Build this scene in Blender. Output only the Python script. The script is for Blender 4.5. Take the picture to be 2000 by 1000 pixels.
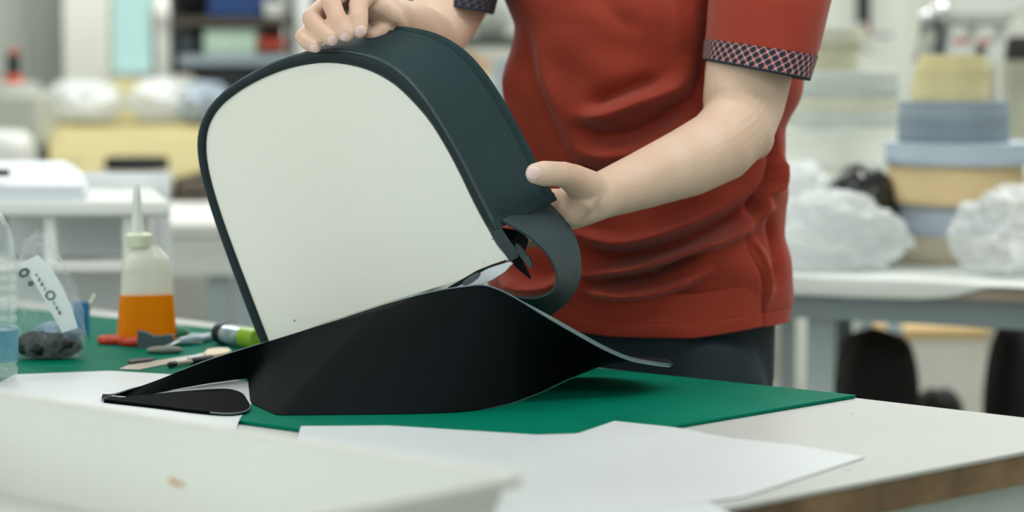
import bpy, bmesh, math, random
import numpy as np
from mathutils import Vector, Matrix, noise as mnoise

for _o in list(bpy.data.objects):
    bpy.data.objects.remove(_o)
scene = bpy.context.scene
COL = scene.collection

# ---------------------------------------------------------------- camera
FPX = 4722.0                       # 85 mm lens on a 36 mm wide frame, 2000 px across
CAMZ = 1.20
PITCH = math.atan(400.0 / FPX)
cam_d = bpy.data.cameras.new('camera')
cam_d.lens = 85.0
cam_d.sensor_width = 36.0
cam_d.clip_start = 0.05
cam_d.clip_end = 60
cam_d.dof.use_dof = True
cam_d.dof.focus_distance = 2.92
cam_d.dof.aperture_fstop = 2.9
cam = bpy.data.objects.new('camera', cam_d)
COL.objects.link(cam)
cam.location = (0, 0, CAMZ)
cam.rotation_euler = (math.pi / 2 - PITCH, 0, 0)
scene.camera = cam

# ---------------------------------------------------------------- world, lights, exposure
scene.view_settings.view_transform = 'Standard'
scene.view_settings.look = 'None'
scene.view_settings.gamma = 1.0
scene.view_settings.use_curve_mapping = False
scene.view_settings.exposure = -0.75
world = bpy.data.worlds.new('world')
scene.world = world
world.use_nodes = True
world.node_tree.nodes['Background'].inputs[0].default_value = (0.80, 0.90, 1.0, 1)
world.node_tree.nodes['Background'].inputs[1].default_value = 0.9


def area(name, loc, size, power, color=(1, 1, 1), target=None, rot=None):
    d = bpy.data.lights.new(name, 'AREA')
    d.shape = 'RECTANGLE'
    d.size, d.size_y = size
    d.energy = power
    d.color = color
    o = bpy.data.objects.new(name, d)
    COL.objects.link(o)
    o.location = loc
    if target is not None:
        o.rotation_euler = (Vector(target) - Vector(loc)).to_track_quat('-Z', 'Y').to_euler()
    elif rot is not None:
        o.rotation_euler = rot
    return o


LIGHTCOL = (0.985, 1.0, 0.985)
LAMPS = [(-0.7, 3.3, 27), (1.7, 2.7, 52), (-1.2, 5.9, 72), (1.9, 5.6, 85), (-1.2, 8.4, 95), (1.9, 8.4, 120), (-0.8, 0.5, 24), (1.4, 0.5, 20)]
for _x, _y, _p in LAMPS:
    area('ceiling_lamp_light', (_x, _y, 2.84), (2.2, 0.35), _p, LIGHTCOL)
# added fill light from two made-up windows, left of and behind the camera
area('added_window_fill', (-3.12, 0.9, 1.75), (3.2, 1.3), 68, (0.95, 0.985, 1.0), rot=(math.pi / 2, 0, -math.pi / 2))
area('added_window_fill', (-0.4, -1.12, 1.75), (3.0, 1.3), 12, (0.95, 0.985, 1.0), rot=(math.pi / 2, 0, 0))
# ---------------------------------------------------------------- helpers
CP, SP_ = math.cos(PITCH), math.sin(PITCH)


def P(px, py, Y):
    """World point at distance Y down the room seen towards photo pixel (px, py)."""
    u = (px - 1000.0) / FPX
    v = (500.0 - py) / FPX
    s = Y / (CP + v * SP_)
    return Vector((u * s, Y, CAMZ + s * (-SP_ + v * CP)))


def T(px, py, z):
    """World point on the horizontal plane z seen towards photo pixel (px, py)."""
    u = (px - 1000.0) / FPX
    v = (500.0 - py) / FPX
    s = (z - CAMZ) / (-SP_ + v * CP)
    return Vector((u * s, s * (CP + v * SP_), z))


def proj(X, Y, Z):
    d = Y * CP - (Z - CAMZ) * SP_
    uy = Y * SP_ + (Z - CAMZ) * CP
    return 1000.0 + FPX * X / d, 500.0 - FPX * uy / d


def lin(h):
    h = h.lstrip('#')
    c = [int(h[i:i + 2], 16) / 255.0 for i in (0, 2, 4)]
    return tuple((x / 12.92 if x <= 0.04045 else ((x + 0.055) / 1.055) ** 2.4) for x in c)


MATS = {}


def mat(name, hexcol, rough=0.6, var=0.06, vscale=8.0, bump=0.0, bscale=60.0, metal=0.0, transl=0.0, clear=0.0, coat=0.0, spec=0.5, col2=None, sheen=0.0, sss=0.0):
    if name in MATS:
        return MATS[name]
    m = bpy.data.materials.new(name)
    m.use_nodes = True
    nt = m.node_tree
    N, L = nt.nodes, nt.links
    b = N['Principled BSDF']
    out = N['Material Output']
    c = lin(hexcol)
    c2 = lin(col2) if col2 else tuple(max(0, x * (1 - var * 2.2)) for x in c)
    tc = N.new('ShaderNodeTexCoord')
    nz = N.new('ShaderNodeTexNoise')
    nz.inputs['Scale'].default_value = vscale
    nz.inputs['Detail'].default_value = 5
    L.new(tc.outputs['Object'], nz.inputs['Vector'])
    mr = N.new('ShaderNodeMapRange')
    mr.inputs[1].default_value = 0.35
    mr.inputs[2].default_value = 0.7
    L.new(nz.outputs['Fac'], mr.inputs[0])
    mx = N.new('ShaderNodeMix')
    mx.data_type = 'RGBA'
    mx.inputs[6].default_value = (*c, 1)
    mx.inputs[7].default_value = (*c2, 1)
    L.new(mr.outputs[0], mx.inputs[0])
    L.new(mx.outputs[2], b.inputs['Base Color'])
    b.inputs['Roughness'].default_value = rough
    b.inputs['Metallic'].default_value = metal
    b.inputs['Specular IOR Level'].default_value = spec
    if coat:
        b.inputs['Coat Weight'].default_value = coat
        b.inputs['Coat Roughness'].default_value = 0.15
    if sheen:
        b.inputs['Sheen Weight'].default_value = sheen
    if sss:
        b.inputs['Subsurface Weight'].default_value = sss
        b.inputs['Subsurface Radius'].default_value = (0.010, 0.004, 0.002)
        b.inputs['Subsurface Scale'].default_value = 0.6
    if bump:
        n2 = N.new('ShaderNodeTexNoise')
        n2.inputs['Scale'].default_value = bscale
        n2.inputs['Detail'].default_value = 3
        L.new(tc.outputs['Object'], n2.inputs['Vector'])
        bp = N.new('ShaderNodeBump')
        bp.inputs['Strength'].default_value = bump
        bp.inputs['Distance'].default_value = 0.002
        L.new(n2.outputs['Fac'], bp.inputs['Height'])
        L.new(bp.outputs[0], b.inputs['Normal'])
    last = b.outputs[0]
    if transl:
        t = N.new('ShaderNodeBsdfTranslucent')
        L.new(mx.outputs[2], t.inputs[0])
        ms = N.new('ShaderNodeMixShader')
        ms.inputs[0].default_value = transl
        L.new(last, ms.inputs[1])
        L.new(t.outputs[0], ms.inputs[2])
        last = ms.outputs[0]
    if clear:
        t = N.new('ShaderNodeBsdfTransparent')
        ms = N.new('ShaderNodeMixShader')
        ms.inputs[0].default_value = clear
        L.new(last, ms.inputs[1])
        L.new(t.outputs[0], ms.inputs[2])
        last = ms.outputs[0]
    L.new(last, out.inputs[0])
    MATS[name] = m
    return m


def emis(name, hexcol, s):
    m = bpy.data.materials.new(name)
    m.use_nodes = True
    b = m.node_tree.nodes['Principled BSDF']
    b.inputs['Base Color'].default_value = (*lin(hexcol), 1)
    b.inputs['Emission Color'].default_value = (*lin(hexcol), 1)
    b.inputs['Emission Strength'].default_value = s
    return m


WLOC = {}


class MB:
    """Collects geometry in world coordinates; build() links it as ONE object."""

    def __init__(self):
        self.v, self.f, self.mi, self.uv = [], [], [], {}

    def add(self, vs, fs, mi=0):
        o = len(self.v)
        self.v += [tuple(x) for x in vs]
        self.f += [tuple(i + o for i in f) for f in fs]
        self.mi += [mi] * len(fs)
        return self

    def box(self, c, s, rz=0.0, rx=0.0, ry=0.0, mi=0):
        R = Matrix.Rotation(rz, 3, 'Z') @ Matrix.Rotation(ry, 3, 'Y') @ Matrix.Rotation(rx, 3, 'X')
        vs = []
        for dz in (-.5, .5):
            for dx, dy in ((-.5, -.5), (.5, -.5), (.5, .5), (-.5, .5)):
                vs.append(Vector(c) + R @ Vector((dx * s[0], dy * s[1], dz * s[2])))
        return self.add(vs, [(0, 3, 2, 1), (4, 5, 6, 7), (0, 1, 5, 4), (1, 2, 6, 5), (2, 3, 7, 6), (3, 0, 4, 7)], mi)

    def prism(self, pts, off, mi=0):
        """closed polygon pts extruded by vector off"""
        n = len(pts)
        pts = [Vector(p) for p in pts]
        off = Vector(off)
        vs = pts + [p + off for p in pts]
        fs = [tuple(range(n))[::-1], tuple(range(n, 2 * n))]
        fs += [(i, (i + 1) % n, (i + 1) % n + n, i + n) for i in range(n)]
        return self.add(vs, fs, mi)

    def rings(self, rings, caps=True, mi=0, loop=False):
        n = len(rings[0])
        vs = [p for r in rings for p in r]
        fs = []
        m = len(rings)
        for k in range(m if loop else m - 1):
            a, b = k * n, ((k + 1) % m) * n
            for i in range(n):
                j = (i + 1) % n
                fs.append((a + i, a + j, b + j, b + i))
        if caps and not loop:
            fs.append(tuple(range(n))[::-1])
            fs.append(tuple(range((m - 1) * n, m * n)))
        return self.add(vs, fs, mi)

    def lathe(self, prof, c, seg=40, axis=(0, 0, 1), mi=0, closed=False, sq=None):
        """prof = [(radius, height)]"""
        q = Vector((0, 0, 1)).rotation_difference(Vector(axis).normalized())
        rr = []
        for r, h in prof:
            ring = []
            for i in range(seg):
                a = 2 * math.pi * i / seg
                ring.append(Vector(c) + q @ Vector((r * math.cos(a), r * math.sin(a), h)))
            rr.append(ring)
        return self.rings(rr, caps=not closed, mi=mi, loop=closed)

    def tube(self, pts, rad, seg=12, mi=0, flat=None):
        """tapered tube through pts with rounded ends; rad scalar or list; flat=(axis vector, ratio)"""
        pts = [Vector(p) for p in pts]
        n = len(pts)
        rs = [rad] * n if isinstance(rad, (int, float)) else list(rad)
        rr = []
        tans = []
        for i in range(n):
            a = pts[max(0, i - 1)]
            b = pts[min(n - 1, i + 1)]
            tans.append((b - a).normalized())
        up = Vector((0, 0, 1)) if abs(tans[0].z) < .9 else Vector((1, 0, 0))
        if flat:
            up = Vector(flat[0])

        def ring(c, t, r):
            u = (up - t * up.dot(t)).normalized()
            w = t.cross(u)
            k = flat[1] if flat else 1.0
            return [c + (u * math.cos(2 * math.pi * i / seg) * k + w * math.sin(2 * math.pi * i / seg)) * r for i in range(seg)]
        for s in (0.08, 0.5, 0.87):
            rr.append(ring(pts[0] - tans[0] * rs[0] * math.sqrt(1 - s * s), tans[0], rs[0] * s))
        for i in range(n):
            rr.append(ring(pts[i], tans[i], rs[i]))
        for s in (0.87, 0.5, 0.08):
            rr.append(ring(pts[-1] + tans[-1] * rs[-1] * math.sqrt(1 - s * s), tans[-1], rs[-1] * s))
        return self.rings(rr, mi=mi)

    def ellipsoid(self, c, r, R=None, seg=24, nr=14, mi=0):
        rr = []
        for k in range(nr + 1):
            a = math.pi * k / nr
            a = min(max(a, .03), math.pi - .03)
            ring = []
            for i in range(seg):
                b = 2 * math.pi * i / seg
                p = Vector((r[0] * math.sin(a) * math.cos(b), r[1] * math.sin(a) * math.sin(b), -r[2] * math.cos(a)))
                ring.append(Vector(c) + (R @ p if R else p))
            rr.append(ring)
        return self.rings(rr, mi=mi)

    def ribbon(self, A, B, th, mi=0, edge_mi=None):
        """solid strip between edge curves A and B, thickness th (towards its back)"""
        A = [Vector(p) for p in A]
        B = [Vector(p) for p in B]
        n = len(A)
        nor = []
        for i in range(n):
            t = A[min(n - 1, i + 1)] - A[max(0, i - 1)] + B[min(n - 1, i + 1)] - B[max(0, i - 1)]
            nor.append(t.cross(B[i] - A[i]).normalized() * th)
        rr = [[A[i], B[i], B[i] + nor[i], A[i] + nor[i]] for i in range(n)]
        return self.rings(rr, mi=mi)

    def build(self, name, m, parent=None, smooth=True, bevel=0.0, sub=0, loc=None, auto=35, uvs=None):
        me = bpy.data.meshes.new(name)
        if parent is not None:
            base = WLOC[parent.name]
        elif loc is not None:
            base = Vector(loc)
        else:
            a = np.array(self.v)
            base = Vector(((a[:, 0].min() + a[:, 0].max()) / 2, (a[:, 1].min() + a[:, 1].max()) / 2, a[:, 2].min()))
        me.from_pydata([(x - base.x, y - base.y, z - base.z) for x, y, z in self.v], [], self.f)
        ms = m if isinstance(m, (list, tuple)) else [m]
        for mm in ms:
            me.materials.append(mm)
        if len(ms) > 1:
            me.polygons.foreach_set('material_index', self.mi)
        bm = bmesh.new()
        bm.from_mesh(me)
        bmesh.ops.recalc_face_normals(bm, faces=bm.faces)
        bm.to_mesh(me)
        bm.free()
        o = bpy.data.objects.new(name, me)
        COL.objects.link(o)
        if parent is not None:
            o.parent = parent
        else:
            o.location = base
        WLOC[o.name] = base
        if bevel:
            md = o.modifiers.new('bevel', 'BEVEL')
            md.width = bevel
            md.segments = 3
            md.limit_method = 'ANGLE'
            md.angle_limit = math.radians(30)
        if sub:
            md = o.modifiers.new('sub', 'SUBSURF')
            md.levels = md.render_levels = sub
        if smooth:
            me.polygons.foreach_set('use_smooth', [True] * len(me.polygons))
            me.set_sharp_from_angle(angle=math.radians(auto))
        return o


def tag(o, label=None, cat=None, group=None, kind=None):
    if label:
        o['label'] = label
    if cat:
        o['category'] = cat
    if group:
        o['group'] = group
    if kind:
        o['kind'] = kind
    return o


def thing(name, loc, label, cat, group=None):
    o = bpy.data.objects.new(name, None)
    o.empty_display_size = 0.05
    COL.objects.link(o)
    o.location = loc
    WLOC[o.name] = Vector(loc)
    return tag(o, label, cat, group)


def copy_tree(o, delta=(0, 0, 0), parent=None):
    c = o.copy()
    COL.objects.link(c)
    if parent is not None:
        c.parent = parent
    else:
        c.location = Vector(o.location) + Vector(delta)
    for ch in list(o.children):
        copy_tree(ch, parent=c)
    return c


def slab(px0, py0, px1, py1, Y, depth, mb=None):
    """box whose front face spans those photo pixels at distance Y"""
    a = P(px0, py1, Y)
    b = P(px1, py0, Y)
    mb = mb or MB()
    return mb.box(((a.x + b.x) / 2, Y + depth / 2, (a.z + b.z) / 2), (b.x - a.x, depth, b.z - a.z))


def spline(pts, n):
    """Catmull-Rom through pts (any dimension) resampled to n points"""
    a = np.array([list(p) for p in pts], float)
    d = np.r_[0, np.cumsum(np.maximum(1e-6, np.linalg.norm(np.diff(a[:, :], axis=0), axis=1)))]
    t = np.linspace(0, d[-1], n)
    out = np.zeros((n, a.shape[1]))
    m = np.zeros_like(a)
    for i in range(len(a)):
        i0, i1 = max(0, i - 1), min(len(a) - 1, i + 1)
        m[i] = (a[i1] - a[i0]) / (d[i1] - d[i0])
    for k, tt in enumerate(t):
        i = min(len(a) - 2, max(0, int(np.searchsorted(d, tt) - 1)))
        h = d[i + 1] - d[i]
        s = (tt - d[i]) / h
        out[k] = ((2 * s**3 - 3 * s**2 + 1) * a[i] + (s**3 - 2 * s**2 + s) * h * m[i] + (-2 * s**3 + 3 * s**2) * a[i + 1] + (s**3 - s**2) * h * m[i + 1])
    return out


random.seed(4)
# ================================================================ ROOM
W = dict(
    wall=mat('wall_paint', '#d2d4ca', 0.8, 0.03, 2),
    floor=mat('floor_paint', '#8b8d86', 0.5, 0.12, 3),
    ceil=mat('ceiling_paint', '#dddcd4', 0.9, 0.02, 2),
    white=mat('white_laminate', '#e3e4dd', 0.42, 0.03, 5),
    wpaint=mat('white_paint', '#dfe2de', 0.5, 0.05, 4),
    frame=mat('blue_grey_metal', '#a9b8bd', 0.45, 0.05, 4),
    lgrey=mat('light_grey_plastic', '#c3c6c0', 0.5, 0.05, 6),
    dgrey=mat('dark_grey_plastic', '#4a5254', 0.5, 0.08, 6),
    black=mat('black_plastic', '#14191c', 0.5, 0.1, 10),
)
X0, X1, Y0, Y1, H = -3.2, 3.6, -1.2, 10.6, 2.9
MB().box(((X0 + X1) / 2, (Y0 + Y1) / 2, -0.05), (X1 - X0 + .2, Y1 - Y0 + .2, .1)).build('floor', W['floor']).__setitem__('kind', 'structure')
MB().box(((X0 + X1) / 2, (Y0 + Y1) / 2, H + .05), (X1 - X0 + .2, Y1 - Y0 + .2, .1)).build('ceiling', W['ceil']).__setitem__('kind', 'structure')
MB().box((X0 - .05, (Y0 + Y1) / 2, H / 2), (.1, Y1 - Y0, H)).build('wall_left', W['wall']).__setitem__('kind', 'structure')
MB().box((X1 + .05, (Y0 + Y1) / 2, H / 2), (.1, Y1 - Y0, H)).build('wall_right', W['wall']).__setitem__('kind', 'structure')
MB().box(((X0 + X1) / 2, Y0 - .05, H / 2), (X1 - X0, .1, H)).build('wall_front', W['wall']).__setitem__('kind', 'structure')
# back wall with a window opening
wl, wr, wb, wt = P(196, 0, Y1).x, P(336, 0, Y1).x, 1.085, 2.3
mb = MB()
mb.box(((X0 + wl) / 2, Y1 + .05, H / 2), (wl - X0, .1, H))
mb.box(((wr + X1) / 2, Y1 + .05, H / 2), (X1 - wr, .1, H))
mb.box(((wl + wr) / 2, Y1 + .05, wb / 2), (wr - wl, .1, wb))
mb.box(((wl + wr) / 2, Y1 + .05, (H + wt) / 2), (wr - wl, .1, H - wt))
tag(mb.build('wall_back', W['wall'], smooth=False), kind='structure')
wroot = MB()
for x in (wl, wr):
    wroot.box((x, Y1 - .01, (wb + wt) / 2), (.05, .06, wt - wb))
for z in (wb, wt):
    wroot.box(((wl + wr) / 2, Y1 - .01, z), (wr - wl, .06, .05))
win = tag(wroot.build('window_1', W['wpaint'], smooth=False), kind='structure')
tag(slab(0, 0, 1, 1, Y1, .01, None) and MB().box(((wl + wr) / 2, Y1 + .04, (wb + wt) / 2), (wr - wl, .008, wt - wb)).build('window_glass', emis('daylit_pale_cyan_glass', '#bfe6e2', 0.75), win, smooth=False))
# unseen windows added to go with the fill light: frames and glowing panes
wf = MB()
for x in (-1.95, -.9, .13, 1.15):
    wf.box((x, Y0 + .02, 1.75), (.05, .04, 1.4))
for z in (1.08, 2.42):
    wf.box((-.4, Y0 + .02, z), (3.15, .04, .05))
w2 = tag(wf.build('window_added_front', W['wpaint'], smooth=False), kind='structure')
MB().box((-.4, Y0 + .006, 1.75), (3.1, .008, 1.32)).build('window_glass', bpy.data.materials['daylit_pale_cyan_glass'], w2, smooth=False)
wf = MB()
for y in (-.72, .36, 1.44, 2.52):
    wf.box((X0 + .02, y, 1.75), (.04, .05, 1.4))
for z in (1.08, 2.42):
    wf.box((X0 + .02, .9, z), (.04, 3.3, .05))
w3 = tag(wf.build('window_added_left', W['wpaint'], smooth=False), kind='structure')
MB().box((X0 + .006, .9, 1.75), (.008, 3.2, 1.32)).build('window_glass', bpy.data.materials['daylit_pale_cyan_glass'], w3, smooth=False)
# grey piers and white column of the left wall area
tag(slab(-60, -400, 66, 700, 9.6, .2).build('wall_pier_left', mat('pale_grey_wall', '#b9beb6', .8, .03, 2), smooth=False), kind='structure')
tag(slab(66, -400, 134, 700, 9.42, .12).build('trim_1', mat('grey_pier_paint', '#8d908a', .8, .05, 2), smooth=False), kind='structure')
tag(slab(134, -400, 205, 700, 9.3, .12).build('trim_2', mat('white_column_paint', '#d9dad2', .8, .03, 2), smooth=False), kind='structure')
tag(slab(556, -400, 606, 700, 9.5, .45).build('trim_3', W['wpaint'], smooth=False), kind='structure')
tag(slab(1560, -500, 1778, 760, 8.6, .5).build('trim_4', mat('pale_column_paint', '#d6dbd3', .8, .03, 2), smooth=False), kind='structure')
# ceiling lamp fixtures
for i, (x, y, _p) in enumerate(LAMPS):
    t = thing('ceiling_lamp', (x, y, 2.9), ('left' if x < 0 else 'right') + ' white ceiling tube lamp ' + {0: 'above the work table', 1: 'above the covered table', 2: 'near the back wall', 3: 'behind the camera'}[0 if 2 < y < 4 else 1 if 4 < y < 7 else 2 if y > 7 else 3], 'lamp', 'ceiling tube lamps')
    MB().box((x, y, 2.885), (2.3, .42, .03)).build('lamp_housing', W['wpaint'], t, smooth=False)
    d = MB()
    for s in (-.1, .1):
        d.tube([(x - 1.05, y + s, 2.862), (x + 1.05, y + s, 2.862)], .009, 8)
    d.build('lamp_tube', emis('lamp_tube_glow', '#fff6e6', 3.0) if i == 0 else bpy.data.materials['lamp_tube_glow'], t)

# ================================================================ WORK TABLE
TZ = 0.78
c_r = T(2216, 841, TZ)
c_n = T(1430, 990, TZ)
c_f = T(380, 626, TZ)
c_r = Vector((c_r.x, c_r.y, TZ))
e1 = (c_n - c_r).normalized()            # right edge, towards camera
e2 = (c_f - c_r).normalized()            # far edge, towards the left
q_r, q_f = c_r, c_r + e2 * 2.15
q_n = c_r + e1 * 1.75
q_l = q_n + (q_f - q_r)
tb = thing('work_table', ((q_r.x + q_l.x) / 2, (q_r.y + q_l.y) / 2, 0), 'large white-topped work table with a worn chipboard edge, in the foreground', 'table')
mb = MB().prism([q_r, q_n, q_l, q_f], (0, 0, -.004))
mtop = mat('worn_white_tabletop', '#b9bbb8', 0.42, 0.05, 3, spec=.2, bump=.15, bscale=25, col2='#b2b4af')
mb.build('tabletop', mtop, tb, smooth=False)
# chipboard core
core = mat('chipboard_core', '#8a7152', 0.85, 0.35, 14, bump=.5, bscale=120, col2='#5d4a36')
dz = Vector((0, 0, -.0042))
ins = lambda k: [q_r + dz + (-e1 * 0 + e2) * k + e1 * k, q_n + dz + e2 * k - e1 * k, q_l + dz - e2 * k - e1 * k, q_f + dz - e2 * k + e1 * k]
MB().prism(ins(.0012), (0, 0, -.031)).build('table_core', core, tb, smooth=False)
mb = MB()
lp = ins(.02)
for i in range(4):
    a, b = lp[i], lp[(i + 1) % 4]
    d = (b - a).normalized()
    nrm = Vector((-d.y, d.x, 0))
    cen = sum(lp, Vector()) / 4
    if nrm.dot(cen - a) < 0:
        nrm = -nrm
    pts = [a, b, b + nrm * .025, a + nrm * .025]
    pts = [Vector((p.x, p.y, TZ - .0354)) for p in pts]
    mb.prism(pts, (0, 0, -.12))
mb.build('apron', mat('painted_apron', '#c9d2d0', .5, .03, 4), tb, smooth=False)
cen = sum(lp, Vector()) / 4
for p in lp:
    c = p.lerp(cen, .06)
    MB().box((c.x, c.y, (TZ - .036) / 2), (.06, .06, TZ - .037), rz=math.radians(45)).build('leg', W['frame'], tb, smooth=False)

scr = mat('tabletop_scratch', '#7c8285', .7, .1, 20)
for q0, q1, w_ in (((1554, 886), (1569, 881), .0007), ((1648, 917), (1664, 918), .0007), ((1512, 921), (1602, 898), .0003), ((1448, 964), (1492, 935), .0003), ((1662, 808), (1667, 809), .0006), ((1120, 942), (1155, 943), .0006)):
    a, b = T(*q0, TZ + .0001), T(*q1, TZ + .0001)
    d = (b - a).normalized()
    w = Vector((-d.y, d.x, 0)) * w_
    MB().prism([a - w, b - w, b + w, a + w], (0, 0, .0001)).build('scratch', scr, tb, smooth=False)

# ---------------------------------------------------------------- cutting mat
MZ = TZ + .0045
m_r = T(1672, 771, MZ)
m_n0 = T(1310, 832, MZ)
md1 = (m_n0 - m_r).normalized()
m_f = T(380, 637, MZ)
md2 = (m_f - m_r).normalized()
mr_, mn_ = m_r, m_r + md1 * .62
ml_ = mn_ + md2 * 1.62
mf_ = m_r + md2 * 1.62
matm = mat('green_cutting_mat', '#03715b', .55, .05, 6, bump=.1, bscale=400, col2='#006650', spec=.02)
nt = matm.node_tree
MB().prism([mr_, mn_, ml_, mf_], (0, 0, -.004)).build('cutting_mat', matm, smooth=False, bevel=.0008)
cm = bpy.data.objects['cutting_mat']
tag(cm, 'large green cutting mat lying on the white work table', 'cutting mat')
# ---------------------------------------------------------------- paper sheets on the table
def mat_inside(x, y):
    """signed distance (m) to the inside of the cutting mat"""
    pl = [mr_, mn_, ml_, mf_]
    best = 1e9
    c = sum(pl, Vector()) / 4
    for i in range(4):
        p, q = pl[i], pl[(i + 1) % 4]
        d = (q - p).normalized()
        n = Vector((-d.y, d.x, 0))
        if n.dot(c - p) < 0:
            n = -n
        best = min(best, n.dot(Vector((x, y, 0)) - p))
    return best


def sheet(name, px, z, m, label, cat='paper', th=.0003):
    pts = [T(x, y, z) for x, y in px]
    bm = bmesh.new()
    bm.faces.new([bm.verts.new(p) for p in pts])
    bmesh.ops.triangulate(bm, faces=bm.faces[:])
    bmesh.ops.subdivide_edges(bm, edges=bm.edges[:], cuts=44, use_grid_fill=True)
    lift = z - (MZ + .0002)
    for v in bm.verts:
        k = min(1, max(0, (mat_inside(v.co.x, v.co.y) + .09) / .08))
        k = k * k * (3 - 2 * k)
        v.co.z = (TZ + .0002 + lift) * (1 - k) + (MZ + .0002 + lift) * k
    bm.verts.index_update()
    top = [tuple(v.co) for v in bm.verts]
    fs = [tuple(v.index for v in f.verts) for f in bm.faces]
    n = len(top)
    side = [(e_.verts[0].index, e_.verts[1].index, e_.verts[1].index + n, e_.verts[0].index + n) for e_ in bm.edges if len(e_.link_faces) == 1]
    bm.free()
    mb = MB()
    mb.add(top + [(x, y, q - th) for x, y, q in top], fs + [tuple(i + n for i in f[::-1]) for f in fs] + side)
    return tag(mb.build(name, m, auto=60), label, cat)


pm = mat('white_paper', '#cfd4d6', .5, .02, 3)
pm2 = mat('white_paper_cool', '#cdd3d8', .5, .02, 3)
sheet('paper_sheet', [(30, 731), (215, 724), (440, 737), (520, 752), (470, 815), (380, 1000), (-500, 1000)], MZ + .0005, pm, 'white paper sheet at the left, reaching from the cutting mat down to the plastic tray')
sheet('paper_sheet', [(588, 832), (760, 831), (1048, 849), (1150, 846), (1440, 1000), (900, 1400), (500, 1100)], MZ + .0009, pm2, 'white paper sheet in the middle foreground with its long far edge across the green mat')
sheet('paper_sheet', [(1136, 844), (1200, 822), (1305, 833), (1560, 862), (1690, 884), (1560, 926), (1450, 962), (1050, 1010), (870, 906)], MZ + .0013, pm, 'white paper sheet whose pointed corner lies over the green mat, right of the middle')
# ---------------------------------------------------------------- white plastic tray in the foreground
RZ = 0.881
ra = T(-140, 738.5, RZ)
rb = T(1042, 926, RZ)
fd = (rb - ra).normalized()
rc_dir = (T(640, 1003, RZ) - rb)
rc_dir = rc_dir.normalized()
# make it square
sd = Vector((fd.y, -fd.x, 0))
if sd.dot(rc_dir) < 0:
    sd = -sd
sd = (sd * .4 + rc_dir * .6).normalized()
L1, L2 = .80, .44
cor = [rb, rb - fd * L1, rb - fd * L1 + sd * L2, rb + sd * L2]


def rrect(cor, r, z, inset, seg=6):
    c = sum(cor, Vector()) / 4
    a0 = [Vector((p.x, p.y, z)) for p in cor]
    ux, uy = (cor[1] - cor[0]).normalized(), (cor[3] - cor[0]).normalized()
    hx, hy = (cor[1] - cor[0]).length / 2 - inset, (cor[3] - cor[0]).length / 2 - inset
    pts = []
    for sx, sy, a in ((1, 1, 0), (-1, 1, 90), (-1, -1, 180), (1, -1, 270)):
        for k in range(seg + 1):
            t = math.radians(a + 90 * k / seg)
            x = sx * (hx - r) + r * math.cos(t)
            y = sy * (hy - r) + r * math.sin(t)
            pts.append(Vector((c.x, c.y, z)) + ux * x + uy * y)
    return pts


binm = mat('translucent_white_plastic', '#e9e9e4', .35, .02, 3, transl=.3)
t = thing('plastic_tray', (sum(cor, Vector()) / 4).xy.to_3d() + Vector((0, 0, TZ)), 'shallow translucent white plastic tray, out of focus in the near left foreground', 'tray')
zb = TZ + .009
prof = [(zb, .030), (RZ - .020, .012), (RZ - .010, .010), (RZ - .008, .001), (RZ - .001, .000), (RZ, .003), (RZ, .009), (RZ - .004, .012), (RZ - .014, .0145), (zb + .004, .033)]
MB().rings([rrect(cor, .02, z, i) for z, i in prof], caps=False).build('tray_wall', binm, t, auto=60)
o = MB().rings([rrect(cor, .018, zb, .0305), rrect(cor, .018, zb + .004, .032)]).build('tray_floor', binm, t)
# two small glue spots inside the far wall
sp = MB()
om = mat('dried_orange_glue', '#d99a3c', .5, .1, 20)
for px, py in ((343, 935), (362, 943), (350, 940)):
    k = (px + 140) / 1182.0
    b0 = ra + fd * (L1 * 0) + fd * ((rb - ra).length * k)
    q = P(px, py, b0.y)
    # on the inner side of the far wall
    s0 = (px - 1000) / FPX
    w = ra + sd * .018
    tt = (s0 * w.y - w.x) / (fd.x - s0 * fd.y)
    h = w + fd * tt
    z = P(px, py, h.y).z
    sp.ellipsoid((h.x, h.y, z) + Vector((0, 0, 0)) if False else Vector((h.x, h.y, z)) + sd * (-.0005 + (RZ - z) * .2), (.0022, .0012, .0022), seg=10, nr=6)
sp.build('glue_spot', om, t)

# ================================================================ THE BAG SHELL
bag = thing('bag_shell', T(800, 760, TZ), 'half-assembled dark bag shell with a pale cream front panel, held over the cutting mat', 'bag')
A0 = P(985, 508, 2.83)
e = Vector((.56, .80, .215)).normalized()


def PP(px, py, off=0.0):
    """photo pixel -> front panel plane (shifted off along e)"""
    u = (px - 1000.0) / FPX
    v = (500.0 - py) / FPX
    d = Vector((u, CP + v * SP_, -SP_ + v * CP))
    o = Vector((0, 0, CAMZ))
    s = e.dot(A0 + e * off - o) / e.dot(d)
    return o + d * s


outer = [(512, 672), (500, 645), (474, 578), (442, 492), (412, 405), (393, 335), (387, 280), (394, 242), (412, 208), (444, 176), (490, 146), (540, 122), (592, 106), (645, 99), (695, 104), (742, 119), (785, 147), (822, 187), (852, 230), (882, 280), (909, 330), (933, 378), (952, 415), (968, 447)]
inner = [(521, 667), (511, 641), (485, 573), (452, 486), (422, 400), (404, 333), (399, 284), (405, 247), (423, 215), (455, 186), (500, 159), (548, 139), (590, 128), (635, 123), (680, 127), (725, 140), (768, 164), (806, 199), (840, 239), (871, 289), (898, 340), (923, 392), (943, 430), (958, 456)]
NB = 140
so = spline(outer, NB)
si = spline(inner, NB)
skin = mat('dark_bag_fabric', '#304145', .62, .07, 5, bump=.35, bscale=350, col2='#2a3b3f', spec=.05)
skin2 = mat('dark_bag_fabric_face', '#17282e', .6, .08, 6, bump=.2, bscale=350, spec=.35)
cream = mat('cream_backing_board', '#f3f1e7', .75, .02, 3, bump=.12, bscale=300, col2='#efede2')
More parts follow.
